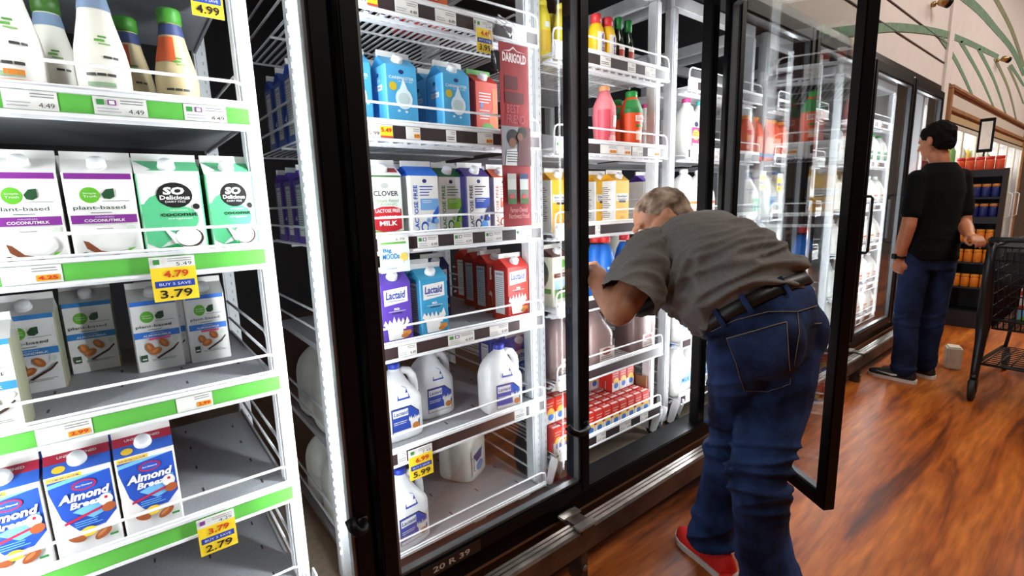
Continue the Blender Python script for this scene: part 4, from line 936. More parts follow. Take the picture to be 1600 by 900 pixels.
F.text('Farmer-Owned', .5, .095, .6, .03, ink('#e0a8a8')); F.text('Northwest Proud', .5, .06, .7, .03, ink('#e0a8a8'))
q.norecalc = 1; ban = tag(q.build('hanging_banner', None, (x0, 1.262, zb_)), 'tall dark red hanging banner with a photo strip, clipped to the shelf edge', 'banner')
q = MB()
q.tube([(-.01, -.004, bh - .10), (-.03, -.006, bh - .04), (-.035, -.006, bh + .02), (-.005, -.006, bh + .055), (.03, -.004, bh + .04), (.05, 0, bh + .02), (.07, .003, bh + .05), (.05, .01, bh + .07), (.03, .02, bh + .05)], .0045, CLEAR, 10)
q.tube([(-.01, .004, bh - .0), (-.025, .006, bh + .03), (.01, .006, bh + .075), (.05, .006, bh + .06)], .0035, CLEAR, 8)
q.bbox((-.028, -.003, bh - .09), (.004, .006, bh - .03), BLACK, .003); q.build('clip', ban)
# ------------------------------------------------------------------ PEOPLE
def capsule(b, p, q, r0, r1, m, n=14):
    """tapered limb piece with rounded ends"""
    p, q = Vector(p), Vector(q); d = (q - p); L = d.length or 1e-5; d.normalize(); pts = []; rs = []
    for k in range(5):
        t = (1 - k / 4) * PI / 2; pts.append(p - d * r0 * math.sin(t) * .999); rs.append(max(r0 * math.cos(t), r0 * .02))
    for k in range(5):
        t = (k / 4) * PI / 2; pts.append(q + d * r1 * math.sin(t) * .999); rs.append(max(r1 * math.cos(t), r1 * .02))
    b.tube(pts, rs, m, n)
def chain(b, pts, rs, m, n=14):
    for i in range(len(pts) - 1): capsule(b, pts[i], pts[i + 1], rs[i], rs[i + 1], m, n)
def ellip(b, c, rx, ry, rz_, m, R=None, n=20):
    R = R or Matrix.Identity(3); rings = []
    for j in range(1, 12):
        t = PI * j / 12; rings.append([Vector(c) + R @ Vector((rx * math.sin(t) * math.cos(2 * PI * i / n), ry * math.sin(t) * math.sin(2 * PI * i / n), -rz_ * math.cos(t))) for i in range(n)])
    b.rings(rings, m)
def torso(b, secs, m, n=28):
    """secs: (centre, side vector*halfwidth, front vector*halfdepth)"""
    R = []
    for c, u, v in secs:
        c, u, v = Vector(c), Vector(u), Vector(v); ring = []
        for i in range(n):
            a = 2 * PI * i / n; q = 2.4; k = (abs(math.cos(a)) ** q + abs(math.sin(a)) ** q) ** (-1 / q)
            ring.append(c + u * math.cos(a) * k + v * math.sin(a) * k)
        R.append(ring)
    b.rings(R, m)
def fuse(b, name, m, voxel=.007, smooth=8, parent=None, disp=None, post=6):
    o = b.build('tmp'); o.data.materials.clear()
    md = o.modifiers.new('r', 'REMESH'); md.mode = 'VOXEL'; md.voxel_size = voxel; md.use_smooth_shade = True
    if smooth: sm = o.modifiers.new('s', 'SMOOTH'); sm.factor = .5; sm.iterations = smooth
    dg = bpy.context.evaluated_depsgraph_get(); me = bpy.data.meshes.new_from_object(o.evaluated_get(dg))
    old = o.data; bpy.data.objects.remove(o); bpy.data.meshes.remove(old)
    if disp:
        nrm = [v.normal.copy() for v in me.vertices]
        for v, nn in zip(me.vertices, nrm): v.co += nn * disp(v.co)
    me.materials.clear()
    for k in (m if isinstance(m, list) else [m]): me.materials.append(k)
    for p in me.polygons: p.use_smooth = True
    o = bpy.data.objects.new(name, me); C.objects.link(o); o.name = name
    if parent: o.parent = parent; o.matrix_parent_inverse = parent.matrix_world.inverted()
    return o
def face_frame(fwd, up):
    f = Vector(fwd).normalized(); u = (Vector(up) - Vector(up).dot(f) * f).normalized(); r = f.cross(u)
    return Matrix((r, f, u)).transposed()      # columns: right, forward, up
def head(b, c, fwd, up, m, s=1.0):
    R = face_frame(fwd, up); c = Vector(c); P = lambda x, y, z: c + R @ Vector((x * s, y * s, z * s))
    ellip(b, P(0, -.012, .025), .076 * s, .096 * s, .088 * s, m, R)
    ellip(b, P(0, .022, -.028), .062 * s, .070 * s, .082 * s, m, R)
    ellip(b, P(0, .052, -.088), .030 * s, .030 * s, .026 * s, m, R)     # chin
    for sx in (-1, 1):
        capsule(b, P(sx * .052, -.005, -.055), P(sx * .022, .062, -.092), .018 * s, .018 * s, m)      # jaw
        ellip(b, P(sx * .038, .062, -.025), .022 * s, .018 * s, .02 * s, m, R)                          # cheek
        capsule(b, P(sx * .012, .088, .022), P(sx * .042, .074, .018), .010 * s, .009 * s, m)          # brow
        ellip(b, P(sx * .079, -.012, -.008), .009 * s, .019 * s, .031 * s, m, R)                       # ear
        ellip(b, P(sx * .084, -.022, .006), .006 * s, .012 * s, .020 * s, m, R)
    capsule(b, P(0, .086, .012), P(0, .110, -.026), .008 * s, .0125 * s, m); 
    for sx in (-1, 1): ellip(b, P(sx * .011, .098, -.031), .009 * s, .011 * s, .008 * s, m, R)
    capsule(b, P(-.016, .083, -.056), P(.016, .083, -.056), .0075 * s, .0075 * s, m); capsule(b, P(-.014, .081, -.067), P(.014, .081, -.067), .008 * s, .008 * s, m)
    return R, P
def eyes(P, R, s, parent):
    for sx in (-1, 1):
        e = MB(); ellip(e, P(sx * .031, .077, .002), .012 * s, .012 * s, .010 * s, mat('eye_white', (.75, .72, .68), .3), R)
        ellip(e, P(sx * .031, .0865, .002), .005 * s, .004 * s, .005 * s, mat('iris_brown', (.03, .015, .01), .2), R); e.build('eye', parent)
def hand(b, wrist, d, palm, m, curl=.9, s=1.0, thumb=1, spread=1.0):
    """d: direction of the hand, palm: direction the palm faces"""
    d = Vector(d).normalized(); pn = Vector(palm); pn = (pn - pn.dot(d) * d).normalized(); r = d.cross(pn); w = Vector(wrist)
    P = lambda x, y, z: w + r * x * s + d * y * s + pn * z * s
    for x in (-.028, -.010, .010, .028): capsule(b, P(x * .6, .01, 0), P(x, .08, 0), .015 * s, .0125 * s, m, 10)
    for i, (x, L) in enumerate(zip((-.030, -.0105, .0105, .030), (.060, .078, .083, .072))):
        a = 0; p = P(x, .082, 0); cx, cy, cz = x, .082, 0
        for k, seg in enumerate((.42, .32, .26)):
            a += curl * (.75 if k == 0 else .9); nx = cx + (x * .05 * spread); ny = cy + L * seg * math.cos(a); nz = cz + L * seg * math.sin(a)
            capsule(b, P(cx, cy, cz), P(nx, ny, nz), (.0095 - .001 * k) * s, (.0088 - .001 * k) * s, m, 10); cx, cy, cz = nx, ny, nz
    t = thumb; q0 = (.018 * t, .02, .006); q1 = (.045 * t, .048, .02); q2 = (.045 * t, .075, .036); q3 = (.034 * t, .092, .046)
    capsule(b, P(*q0), P(*q1), .015 * s, .0125 * s, m, 10); capsule(b, P(*q1), P(*q2), .0115 * s, .0105 * s, m, 10); capsule(b, P(*q2), P(*q3), .0105 * s, .009 * s, m, 10)
def skin_mat(name, c1, c2, rough=.5):
    m = mat(name, c1, rough, var=.12, scale=18, bump=.15); m.node_tree.nodes['Principled BSDF'].inputs['Subsurface Weight'].default_value = .05
    return m
SK1 = skin_mat('skin_tan', (.40, .17, .09), None); SK2 = skin_mat('skin_warm', (.42, .15, .07), None)
def cloth(name, c, var, scale, fade=None, rough=.85, weave=400):
    m = bpy.data.materials.new(name); m.use_nodes = True; nt = m.node_tree; b = nt.nodes['Principled BSDF']; N = nt.nodes.new; Lk = nt.links.new
    tc = N('ShaderNodeTexCoord'); n = N('ShaderNodeTexNoise'); n.inputs['Scale'].default_value = scale; n.inputs['Detail'].default_value = 4; Lk(tc.outputs['Object'], n.inputs[0])
    r = N('ShaderNodeValToRGB'); e = r.color_ramp.elements; e[0].position = .35; e[1].position = .68
    e[0].color = tuple(x * (1 - var) for x in c) + (1,); e[1].color = tuple(x * (1 + var) for x in (fade or c)) + (1,); Lk(n.outputs[0], r.inputs[0])
    n2 = N('ShaderNodeTexNoise'); n2.inputs['Scale'].default_value = weave; Lk(tc.outputs['Object'], n2.inputs[0])
    mx = N('ShaderNodeMix'); mx.data_type = 'RGBA'; mx.blend_type = 'OVERLAY'; mx.inputs[0].default_value = .35; Lk(r.outputs[0], mx.inputs[6]); Lk(n2.outputs[0], mx.inputs[7]); Lk(mx.outputs[2], b.inputs['Base Color'])
    b.inputs['Roughness'].default_value = rough; b.inputs['Specular IOR Level'].default_value = .2
    bp = N('ShaderNodeBump'); bp.inputs['Strength'].default_value = .3; bp.inputs['Distance'].default_value = .001; Lk(n2.outputs[0], bp.inputs['Height']); Lk(bp.outputs[0], b.inputs['Normal'])
    return m
SHIRT = cloth('grey_shirt', (.175, .168, .16), .12, 6, weave=260)
DENIM = cloth('denim_blue', (.004, .010, .038), .3, 8, (.017, .040, .13)); DENIM2 = cloth('denim_dark', (.004, .007, .026), .3, 7, (.010, .02, .065))
BLK = cloth('black_shirt', (.0018, .0018, .0022), .2, 6, rough=1); BELT = mat('belt_leather', (.008, .007, .007), .45, bump=.2, scale=80)
STITCH = mat('stitch', (.22, .16, .10), .8)
nz = lambda v: noise.noise(v)
# ---------- the bending man
V = Vector
pel = V((1.44, .63, .95)); neck = V((1.475, .99, 1.235)); hd = V((1.53, 1.05, 1.237))
shL = V((1.285, .91, 1.14)); elL = V((1.118, .905, 1.0)); wrL = V((1.26, 1.13, 1.075)); shR = V((1.66, .90, 1.145)); elR = V((1.80, .71, .99)); wrR = V((1.665, .76, .84))
hipL = V((1.37, .65, .90)); hipR = V((1.52, .62, .90)); knL = V((1.565, .765, .50)); anL = V((1.54, .82, .10)); knR = V((1.405, .61, .50)); anR = V((1.445, .575, .10))
b = MB()
torso(b, [(pel + V((0, .02, -.10)), (.09, 0, 0), (0, .05, 0)), (pel + V((0, .03, 0)), (.125, 0, 0), (0, .07, .02)), (pel + V((0, .07, .1)), (.13, 0, 0), (0, .07, -.05)), (V((1.445, .78, 1.11)), (.15, 0, 0), (0, .06, -.10)), (V((1.46, .89, 1.16)), (.165, 0, 0), (0, .03, -.11)), (V((1.47, .96, 1.19)), (.13, 0, 0), (0, .02, -.07))], SK1)
chain(b, [V((1.47, .92, 1.16)), neck + V((0, -.01, -.02)), hd + V((-.0, -.02, -.02))], [.055, .056, .055], SK1)
HR, HP = head(b, hd, (-.66, .60, -.46), (-.16, .50, .84), SK1, 1.06)
chain(b, [shL, elL, (elL + wrL) / 2, wrL], [.058, .047, .046, .034], SK1); chain(b, [shR, elR, (elR + wrR) / 2, wrR], [.058, .045, .042, .030], SK1)
hand(b, wrL, (.45, .75, .2), (.3, .2, -.8), SK1, .45, 1.0, -1); hand(b, wrR, (-.05, -.1, -.9), (-.8, -.1, 0), SK1, .5, 1.0, 1)
for h, k, a in ((hipL, knL, anL), (hipR, knR, anR)): chain(b, [h, k, a], [.06, .045, .035], SK1)
for a, t in ((anL, V((.045, .10, 0))), (anR, V((.02, .07, 0)))): chain(b, [a + V((0, 0, -.02)), a + t * .8 + V((0, 0, -.055))], [.026, .016], SK1)
man = fuse(b, 'person', SK1, .0055, 4); tag(man, 'person in grey polo shirt and blue jeans bending into the open cooler', 'person')
eyes(HP, HR, 1.0, man)
# hair: thin cropped cap
def hairline(y):
    K_ = [(-.2, -.075), (-.05, -.068), (-.015, -.03), (.0, .008), (.035, .02), (.05, .05), (.075, .062), (.2, .075)]
    for (a, c), (d, e) in zip(K_, K_[1:]):
        if a <= y <= d: return c + (e - c) * (y - a) / (d - a)
    return .1
def hairdisp(amp, sc_): return lambda p: amp * nz(p * sc_)
b = MB(); ellip(b, HP(0, -.016, .028), .0835, .104, .094, SK1, HR); ellip(b, HP(0, -.045, -.01), .078, .068, .075, SK1, HR)
hm = cloth('hair_grey_brown', (.16, .10, .065), .35, 22, (.34, .26, .20), .8, 500)
def cut(o, P, R, keep):   # drop the part of the cap over the face
    inv = R.transposed(); bm = bmesh.new(); bm.from_mesh(o.data); c0 = P(0, 0, 0)
    dead = [f for f in bm.faces if not keep(inv @ (f.calc_center_median() - c0))]
    bmesh.ops.delete(bm, geom=dead, context='FACES'); bm.to_mesh(o.data); bm.free()
h = fuse(b, 'hair', hm, .006, 4, man, hairdisp(.004, 60)); cut(h, HP, HR, lambda q: q.z > hairline(q.y) + .012) 
# shirt
def folds(c, d, freq, amp, sharp=1.0):
    d = V(d).normalized(); e1 = d.orthogonal().normalized(); e2 = d.cross(e1); k = freq / 3.1
    def f(p):
        w = nz(p * 4.0) * .06; q = p - c; a_ = V(((q.dot(d) + w) * k, q.dot(e1) * k * .22, q.dot(e2) * k * .22)); s = abs(nz(a_)) * 2.6
        return amp * max(0, 1 - s) ** sharp
    return f
spine = (neck - pel).normalized()
b = MB()
BC = V((1.437, .66, 1.0)); BU = V((.160, -.014, .012)); BV = V((0, .115, -.085)); BN = BU.cross(BV).normalized()
torso(b, [(BC, BU * .93, BV * .93), (BC + BN * .02, BU * .98, BV * .98), (BC + BN * .045 + V((0, 0, -.004)), BU * 1.08, BV * 1.1), (V((1.43, .735, 1.068)), (.175, 0, 0), (0, .115, -.125)), (V((1.425, .80, 1.108)), (.17, 0, 0), (0, .085, -.15)), (V((1.43, .855, 1.138)), (.178, 0, 0), (0, .06, -.145)), (V((1.45, .90, 1.155)), (.18, 0, 0), (0, .04, -.125)), (V((1.47, .94, 1.165)), (.14, 0, 0), (0, .03, -.085)), (V((1.48, .965, 1.175)), (.075, 0, 0), (0, .03, -.055))], SHIRT)
chain(b, [V((1.41, .915, 1.135)), shL, (shL + elL) / 2, shL.lerp(elL, 1.05)], [.085, .082, .080, .080], SHIRT); chain(b, [V((1.54, .915, 1.135)), shR, shR.lerp(elR, 1.0)], [.085, .078, .072], SHIRT)
chain(b, [V((1.44, .70, .99)), V((1.43, .80, .975)), V((1.43, .88, 1.02))], [.10, .085, .07], SHIRT)
f1 = folds(pel, (0.15, .45, .85), 80, .028, 1.3); f2 = folds(shL, (.5, .75, .2), 70, .024, 1.3)
def sd(p):
    w = max(0, 1 - (p - V((1.42, .66, 1.03))).length / .26); a = max(0, 1 - (p - V((1.28, .86, 1.08))).length / .26)
    return f1(p) * min(1, w * 1.6 + .15) + f2(p) * min(1, a * 1.5) + .004 * nz(p * 7)
s = fuse(b, 'polo_shirt', SHIRT, .006, 7, man, sd)
def trim(o, P, N, near=None):
    bm = bmesh.new(); bm.from_mesh(o.data); N = V(N).normalized()
    g = [f for f in bm.faces if near is None or (f.calc_center_median() - near[0]).length < near[1]]
    es = {e for f in g for e in f.edges}; vs = {v for f in g for v in f.verts}
    bmesh.ops.bisect_plane(bm, geom=list(g) + list(es) + list(vs), plane_co=P, plane_no=N, clear_outer=True); bm.to_mesh(o.data); bm.free()
trim(s, shL.lerp(elL, .80), elL - shL, (elL, .17)); trim(s, shR.lerp(elR, .78), elR - shR, (elR, .17))
b = MB(); R = []      # collar
b.tube([neck + V((math.cos(a) * .066, math.sin(a) * .045 - .03, math.sin(a) * -.045 - .035)) for a in [2 * PI * i / 20 for i in range(20)]], .014, SHIRT, 8, closed=True); b.build('collar', man)
for nm, sh_, el_, k in (('sleeve_hem', shL, elL, .94),):
    c = sh_.lerp(el_, k); d = (el_ - sh_).normalized(); u = d.orthogonal().normalized(); w = d.cross(u)
# jeans
b = MB()
torso(b, [(BC + BN * .006, BU * .97, BV * .97), (BC - BN * .03, BU * .99, BV), (V((1.45, .625, .95)), (.162, 0, 0), (0, .12, -.03)), (V((1.455, .625, .88)), (.155, 0, 0), (0, .12, .0)), (V((1.455, .635, .82)), (.14, 0, 0), (0, .10, .0))], DENIM)
ellip(b, V((1.375, .575, .92)), .082, .085, .105, DENIM); ellip(b, V((1.53, .57, .915)), .08, .08, .105, DENIM)
chain(b, [hipL + V((.015, .02, -.03)), knL, knL.lerp(anL, .5), anL + V((0, -.01, .02))], [.095, .076, .074, .076], DENIM)
chain(b, [hipR + V((-.02, -.02, -.03)), V((1.48, .60, .70)), knR, knR.lerp(anR, .5), anR + V((0, -.02, -.03))], [.105, .094, .082, .080, .086], DENIM)
g1 = folds(knR, (.25, .35, .9), 62, .026, 1.2)
def jd(p):
    w = max(0, 1 - abs(p.z - .50) / .16) * .9 + max(0, 1 - abs(p.z - .12) / .12) + .5 * max(0, 1 - abs(p.z - .78) / .1) * (1 if p.y > .6 else .3)
    return g1(p) * w + .005 * nz(p * 7) 
j = fuse(b, 'jeans', DENIM, .006, 6, man, jd)
def on_surface(o, pts, lift):      # project picture points on to a mesh along the viewing ray, give back surface points
    dg = bpy.context.evaluated_depsgraph_get(); dg.update(); out = []
    cpos = V((0, 0, CAMH)); mi = o.matrix_world.inverted()
    for (px, py) in pts:
        d = ray(px, py).normalized(); ok, loc, nn, idx = o.ray_cast(mi @ cpos, mi.to_3x3() @ d)
        if ok: out.append(o.matrix_world @ loc + nn * lift)
    return out
def dense(pts, n=8):
    out = []
    for (a, b_), (c, d) in zip(pts, pts[1:]):
        for i in range(n): out.append((a + (c - a) * i / n, b_ + (d - b_) * i / n))
    out.append(pts[-1]); return out
# pocket: sewn patch following the seat of the jeans
def patch(o, quad, name, m, parent, lift=.003, n=10):
    vs = []; ok = True
    for i in range(n + 1):
        for k in range(n + 1):
            u, v = i / n, k / n; a = [quad[0][q] * (1 - u) + quad[1][q] * u for q in (0, 1)]; c = [quad[3][q] * (1 - u) + quad[2][q] * u for q in (0, 1)]
            r = on_surface(o, [(a[0] * (1 - v) + c[0] * v, a[1] * (1 - v) + c[1] * v)], lift)
            if not r: return None
            vs.append(r[0])
    q = MB(); q.add(vs, [(i * (n + 1) + k, i * (n + 1) + k + 1, (i + 1) * (n + 1) + k + 1, (i + 1) * (n + 1) + k) for i in range(n) for k in range(n)], m, True)
    ob = q.build(name, parent); return ob
def seam(o, pts, name, m, parent, r=.0012, lift=.002):
    P = on_surface(o, dense(pts), lift)
    if len(P) > 3: q = MB(); q.tube(P, r, m, 5); return q.build(name, parent)
patch(j, [(1137, 527), (1228, 504), (1236, 600), (1163, 610)], 'back_pocket', cloth('denim_pocket', (.009, .018, .062), .3, 9, (.022, .045, .13)), man, .0035)
seam(j, [(1137, 527), (1228, 504)], 'pocket_stitching', STITCH, man, .0015, .006); seam(j, [(1137, 527), (1163, 608), (1200, 611), (1234, 600), (1228, 504)], 'pocket_stitching', STITCH, man, .001, .005)
seam(j, [(1112, 518), (1150, 500), (1200, 487), (1245, 487), (1275, 478)], 'yoke_seam', STITCH, man, .0012, .003)
seam(j, [(1245, 487), (1248, 520), (1240, 570)], 'seat_seam', STITCH, man, .001, .002)
seam(j, [(1270, 505), (1282, 505)], 'pocket_stitching', STITCH, man, .0012, .004)
# belt and loops
b = MB(); n = 48; c0 = BC + BN * .006; R = []
dn = BN
for (rr, hh) in ((1.0, -.019), (1.035, -.018), (1.035, .018), (1.0, .019)):
    ring = []
    for i in range(n):
        a = 2 * PI * i / n; q = 2.4; k = (abs(math.cos(a)) ** q + abs(math.sin(a)) ** q) ** (-1 / q)
        ring.append(c0 + (BU * math.cos(a) + BV * math.sin(a)) * k * rr + dn * hh)
    R.append(ring)
b.rings(R, BELT, False); b.build('belt', man)
b = MB()
for i in (33, 28, 24):
    a = 2 * PI * i / n; q = 2.4; k = (abs(math.cos(a)) ** q + abs(math.sin(a)) ** q) ** (-1 / q); o_ = (BU * math.cos(a) + BV * math.sin(a)) * k
    p = c0 + o_ * 1.045; t = dn; sd_ = o_.normalized().cross(t).normalized()
    q_ = MB(); q_.add([p + sd_ * s1 * .007 + t * t1 + o_.normalized() * e1 for e1 in (0, .004) for (s1, t1) in ((-1, -.03), (1, -.03), (1, .024), (-1, .024))], [(0, 1, 2, 3), (4, 5, 6, 7), (0, 1, 5, 4), (1, 2, 6, 5), (2, 3, 7, 6), (3, 0, 4, 7)], DENIM); q_.build('belt_loop', man)
# shoes
def shoe(heel, toe, up, m, sole, parent, swoosh=None, w=.045, lace=None):
    heel, toe = V(heel), V(toe); f = (toe - heel); L = f.length; f.normalize(); s_ = V((0, 0, 1)).cross(f).normalized(); Z = V((0, 0, 1))
    P = lambda x, y, z: heel + f * (y * L) + s_ * x + Z * z
    b = MB(); R = []; n = 20
    for y, wd, z0, h in [(-.02, .018, .03, .03), (0, .03, .022, .062), (.08, .036, .022, .082), (.25, .037, .022, .085), (.42, .039, .022, .066), (.6, .044, .022, .046), (.78, .046, .022, .036), (.92, .036, .022, .028), (1.0, .016, .022, .016)]:
        ring = []
        for i in range(n):
            a = 2 * PI * i / n; zz = math.sin(a); ring.append(P(wd * math.cos(a) * (1 if zz < .2 else 1 - .3 * zz), y, z0 + (h * zz if zz > 0 else .008 * zz) + .004))
        R.append(ring)
    b.rings(R, m); o = b.build('shoe', parent)
    b = MB(); R = []
    for y, wd in [(-.05, .016), (-.02, .030), (.1, .040), (.3, .040), (.5, .043), (.7, .049), (.86, .046), (.97, .03), (1.03, .012)]:
        R.append([P(-wd, y, .0), P(wd, y, .0), P(wd * 1.03, y, .024), P(-wd * 1.03, y, .024)])
    b.rings(R, sole, True, False); b.build('shoe_sole', o)
    if lace:
        b = MB()
        for y, z in ((.45, .085), (.52, .074), (.59, .065)): b.tube([P(-.022, y, z - .012), P(0, y, z + .001), P(.022, y, z - .012)], .003, lace, 6)
        b.build('shoe_laces', o)
    if swoosh:
        b = MB()
        for sx in (-1, 1):
            pts = [(.30, .062), (.34, .04), (.44, .036), (.8, .052), (.47, .05), (.38, .052)]
            A = [P(sx * (.043 + .006 * (1 - abs(y - .6))), y, z) for y, z in pts]; b.add(A, [(0, 1, 2, 5), (2, 3, 4), (5, 2, 4)], swoosh)
        b.norecalc = 1; b.build('shoe_mark', o)
    return o
RED = mat('red_knit', (.80, .02, .012), .7, bump=.4, scale=260); SOLE = mat('sole_white', (.75, .72, .68), .5)
shoe((1.505, .72, 0), (1.578, .965, 0), None, RED, SOLE, man, None, lace=CARD); shoe((1.44, .47, 0), (1.46, .735, 0), None, RED, SOLE, man, None, lace=CARD)
# ---------- the man in black
px0 = V((4.30, .818, 0)); b = MB(); 
fw = V((.58, .81, 0)).normalized(); lf = V((0, 0, 1)).cross(fw)       # facing away, towards the last door
Q = lambda r, f, z: px0 - lf * r + fw * f + V((0, 0, z))              # r to his right
hip2 = Q(0, 0, .93); ch2 = Q(0, -.01, 1.32); nk2 = Q(-.005, .0, 1.52); hd2 = Q(-.01, .035, 1.645)
torso(b, [(Q(0, 0, .84), lf * .15, fw * .10), (Q(0, 0, .93), lf * .16, fw * .11), (Q(0, .01, 1.1), lf * .15, fw * .11), (Q(0, 0, 1.32), lf * .135, fw * .09), (Q(0, -.01, 1.44), lf * .10, fw * .06), (Q(0, -.01, 1.49), lf * .08, fw * .06)], SK2)
chain(b, [Q(0, -.015, 1.43), nk2, hd2 + V((0, 0, -.02))], [.06, .055, .055], SK2)
HR2, HP2 = head(b, hd2, fw + V((-.05, .35, -.22)), (0, 0, 1), SK2, 1.0)
sL, eL, wL = Q(-.155, -.01, 1.41), Q(-.205, -.04, 1.10), Q(-.20, .02, .87); sR, eR, wR = Q(.155, -.01, 1.41), V((4.40, .675, 1.10)), V((4.19, .61, 1.04))
chain(b, [sL, eL, (eL + wL) / 2, wL], [.040, .043, .040, .028], SK2); chain(b, [sR, eR, (eR + wR) / 2, wR], [.040, .043, .040, .028], SK2)
hand(b, wL, (.1, .05, -1), lf * -1, SK2, 1.0, .95, 1); hand(b, wR, (-.7, -.5, -.12), (0, 0, -1), SK2, .75, .95, -1)
lgs = [(Q(-.09, 0, .88), Q(-.10, .01, .48), Q(-.11, -.02, .10)), (Q(.09, 0, .88), Q(.10, .02, .48), Q(.10, .05, .10))]
for h_, k_, a_ in lgs: chain(b, [h_, k_, a_], [.085, .055, .04], SK2); chain(b, [a_ + V((0, 0, -.02)), a_ + fw * .15 + V((0, 0, -.06))], [.036, .026], SK2)
man2 = fuse(b, 'person', SK2, .0065, 4); tag(man2, 'person in black t-shirt and dark jeans standing with a hand on the cart', 'person')
eyes(HP2, HR2, 1.0, man2)
b = MB(); ellip(b, HP2(0, -.016, .036), .083, .103, .097, SK2, HR2); ellip(b, HP2(0, -.042, -.012), .077, .068, .068, SK2, HR2)
hm2 = mat('hair_black', (.005, .0035, .003), .9, bump=.8, scale=140, spec=.1)
h = fuse(b, 'hair', hm2, .005, 6, man2, hairdisp(.009, 38)); cut(h, HP2, HR2, lambda q: q.z > hairline(q.y))
b = MB()
torso(b, [(Q(0, 0, .865), lf * .165, fw * .125), (Q(0, 0, .93), lf * .165, fw * .125), (Q(0, .01, 1.12), lf * .155, fw * .12), (Q(0, 0, 1.32), lf * .162, fw * .12), (Q(0, -.01, 1.44), lf * .13, fw * .09), (Q(0, -.01, 1.505), lf * .08, fw * .065)], BLK)
for s0, e0 in ((sL, eL), (sR, eR)): chain(b, [ch2.lerp(s0, .6) + V((0, 0, .03)), s0, s0.lerp(e0, .72)], [.055, .056, .058], BLK)
f3 = folds(hip2, (.3, .3, .8), 45, .006, 1.4); fuse(b, 't_shirt', BLK, .008, 6, man2, lambda p: f3(p) * max(0, 1 - abs(p.z - 1.0) / .2) + .004 * nz(p * 8))
b = MB()
torso(b, [(Q(0, 0, .96), lf * .15, fw * .112), (Q(0, 0, .88), lf * .158, fw * .12), (Q(0, 0, .80), lf * .15, fw * .115)], DENIM2)
for h_, k_, a_ in lgs: chain(b, [h_, k_, k_.lerp(a_, .5), a_ + V((0, 0, .0))], [.092, .074, .070, .074], DENIM2)
g2 = folds(hip2, (0, .2, 1), 50, .008, 1.4); fuse(b, 'jeans', DENIM2, .008, 5, man2, lambda p: g2(p) * (max(0, 1 - abs(p.z - .45) / .15) + max(0, 1 - abs(p.z - .1) / .12)) + .004 * nz(p * 7))
KN = mat('shoe_black', (.012, .012, .013), .6)
for (h_, k_, a_), fd in zip(lgs, (fw * .85 + V((-.45, .35, 0)), fw + V((-.2, .3, 0)))):
    fd = fd.normalized(); shoe(V((a_.x, a_.y, 0)) - fd * .07, V((a_.x, a_.y, 0)) + fd * .20, None, KN, SOLE, man2, CARD)
b = MB(); d = (eL - wL).normalized(); c = wL + d * .02; u = d.orthogonal().normalized(); w = d.cross(u)
b.tube([c + (u * math.cos(t) + w * math.sin(t)) * .032 for t in [2 * PI * i / 18 for i in range(18)]], .009, BLACK, 6, closed=True); b.bbox((-.018, -.018, 0), (.018, .018, .012), BLACK, .003, Matrix.Translation(c + lf * .030) @ lf.to_track_quat('Z', 'Y').to_matrix().to_4x4())
tag(b.build('wristwatch'), 'black wristwatch on the left wrist of the man in black', 'watch')
# ------------------------------------------------------------------ SHOPPING CART
cart = empty('shopping_cart', (4.55, .22, 0)); tag(cart, 'black wire shopping cart beside the man in the black t-shirt', 'shopping cart')
CM = mat('cart_black', (.012, .012, .014), .35, .3)
cx, cy = 4.55, .22; K = lambda x, y, z: (x - cx, y - cy, z)
XR, XF = 4.10, 5.0           # rear, front
yl, yr = .49, -.04
def lerp(a, b_, t): return tuple(a[i] + (b_[i] - a[i]) * t for i in range(3))
# basket corners: rear is wider and deeper
top = [K(XR, yl, .98), K(XF, yl - .08, 1.0), K(XF, yr + .08, 1.0), K(XR, yr, .98)]
bot = [K(XR + .10, yl - .04, .46), K(XF - .10, yl - .10, .52), K(XF - .10, yr + .10, .52), K(XR + .10, yr + .04, .46)]
b = MB()
for i in range(4):
    j = (i + 1) % 4; b.tube([top[i], top[j]], .007, CM, 8); b.tube([bot[i], bot[j]], .006, CM, 8)
    n = 30 if i % 2 == 0 else 18
    for k in range(n + 1): b.tube([lerp(bot[i], bot[j], k / n), lerp(top[i], top[j], k / n)], .0034, CM, 5)
    for t in (.14, .28, .42, .56, .70, .84): b.tube([lerp(bot[i], top[i], t), lerp(bot[j], top[j], t)], .0042, CM, 5)
b.build('basket', cart)
b = MB()
for k in range(15): b.tube([lerp(bot[0], bot[3], k / 14), lerp(bot[1], bot[2], k / 14)], .0026, CM, 5)
for k in range(26): b.tube([lerp(bot[0], bot[1], k / 25), lerp(bot[3], bot[2], k / 25)], .0026, CM, 5)
b.build('basket_floor', cart)
b = MB(); b.tube([K(XR - .08, yl + .0, 1.03), K(XR - .08, yr, 1.03)], .016, CM, 12); b.tube([K(XR - .08, yl, 1.03), K(XR, yl, .99)], .013, CM); b.tube([K(XR - .08, yr, 1.03), K(XR, yr, .99)], .013, CM); b.build('handle', cart)
b = MB()
for y in (yl, yr):
    s_ = 1 if y > .2 else -1
    b.tube([K(XR + .0, y, 1.0), K(XR + .02, y, .80), K(XR + .06, y, .62), K(XR + .09, y, .50), K(XR + .07, y, .38), K(XR + .02, y, .20), K(XR - .0, y, .135)], [.022, .028, .034, .038, .028, .022, .020], CM, 12)
    b.tube([K(XR + .09, y, .48), K(XF - .1, y - s_ * .06, .50)], .010, CM, 8); b.tube([K(XR + .03, y, .24), K(XR + .25, y, .215), K(XF - .12, y - s_ * .04, .20), K(XF + .02, y - s_ * .05, .15)], .012, CM, 8)
    b.tube([K(XF - .14, y - s_ * .05, .20), K(XF - .06, y - s_ * .06, .35), K(XF - .1, y - s_ * .07, .52)], .011, CM, 8)
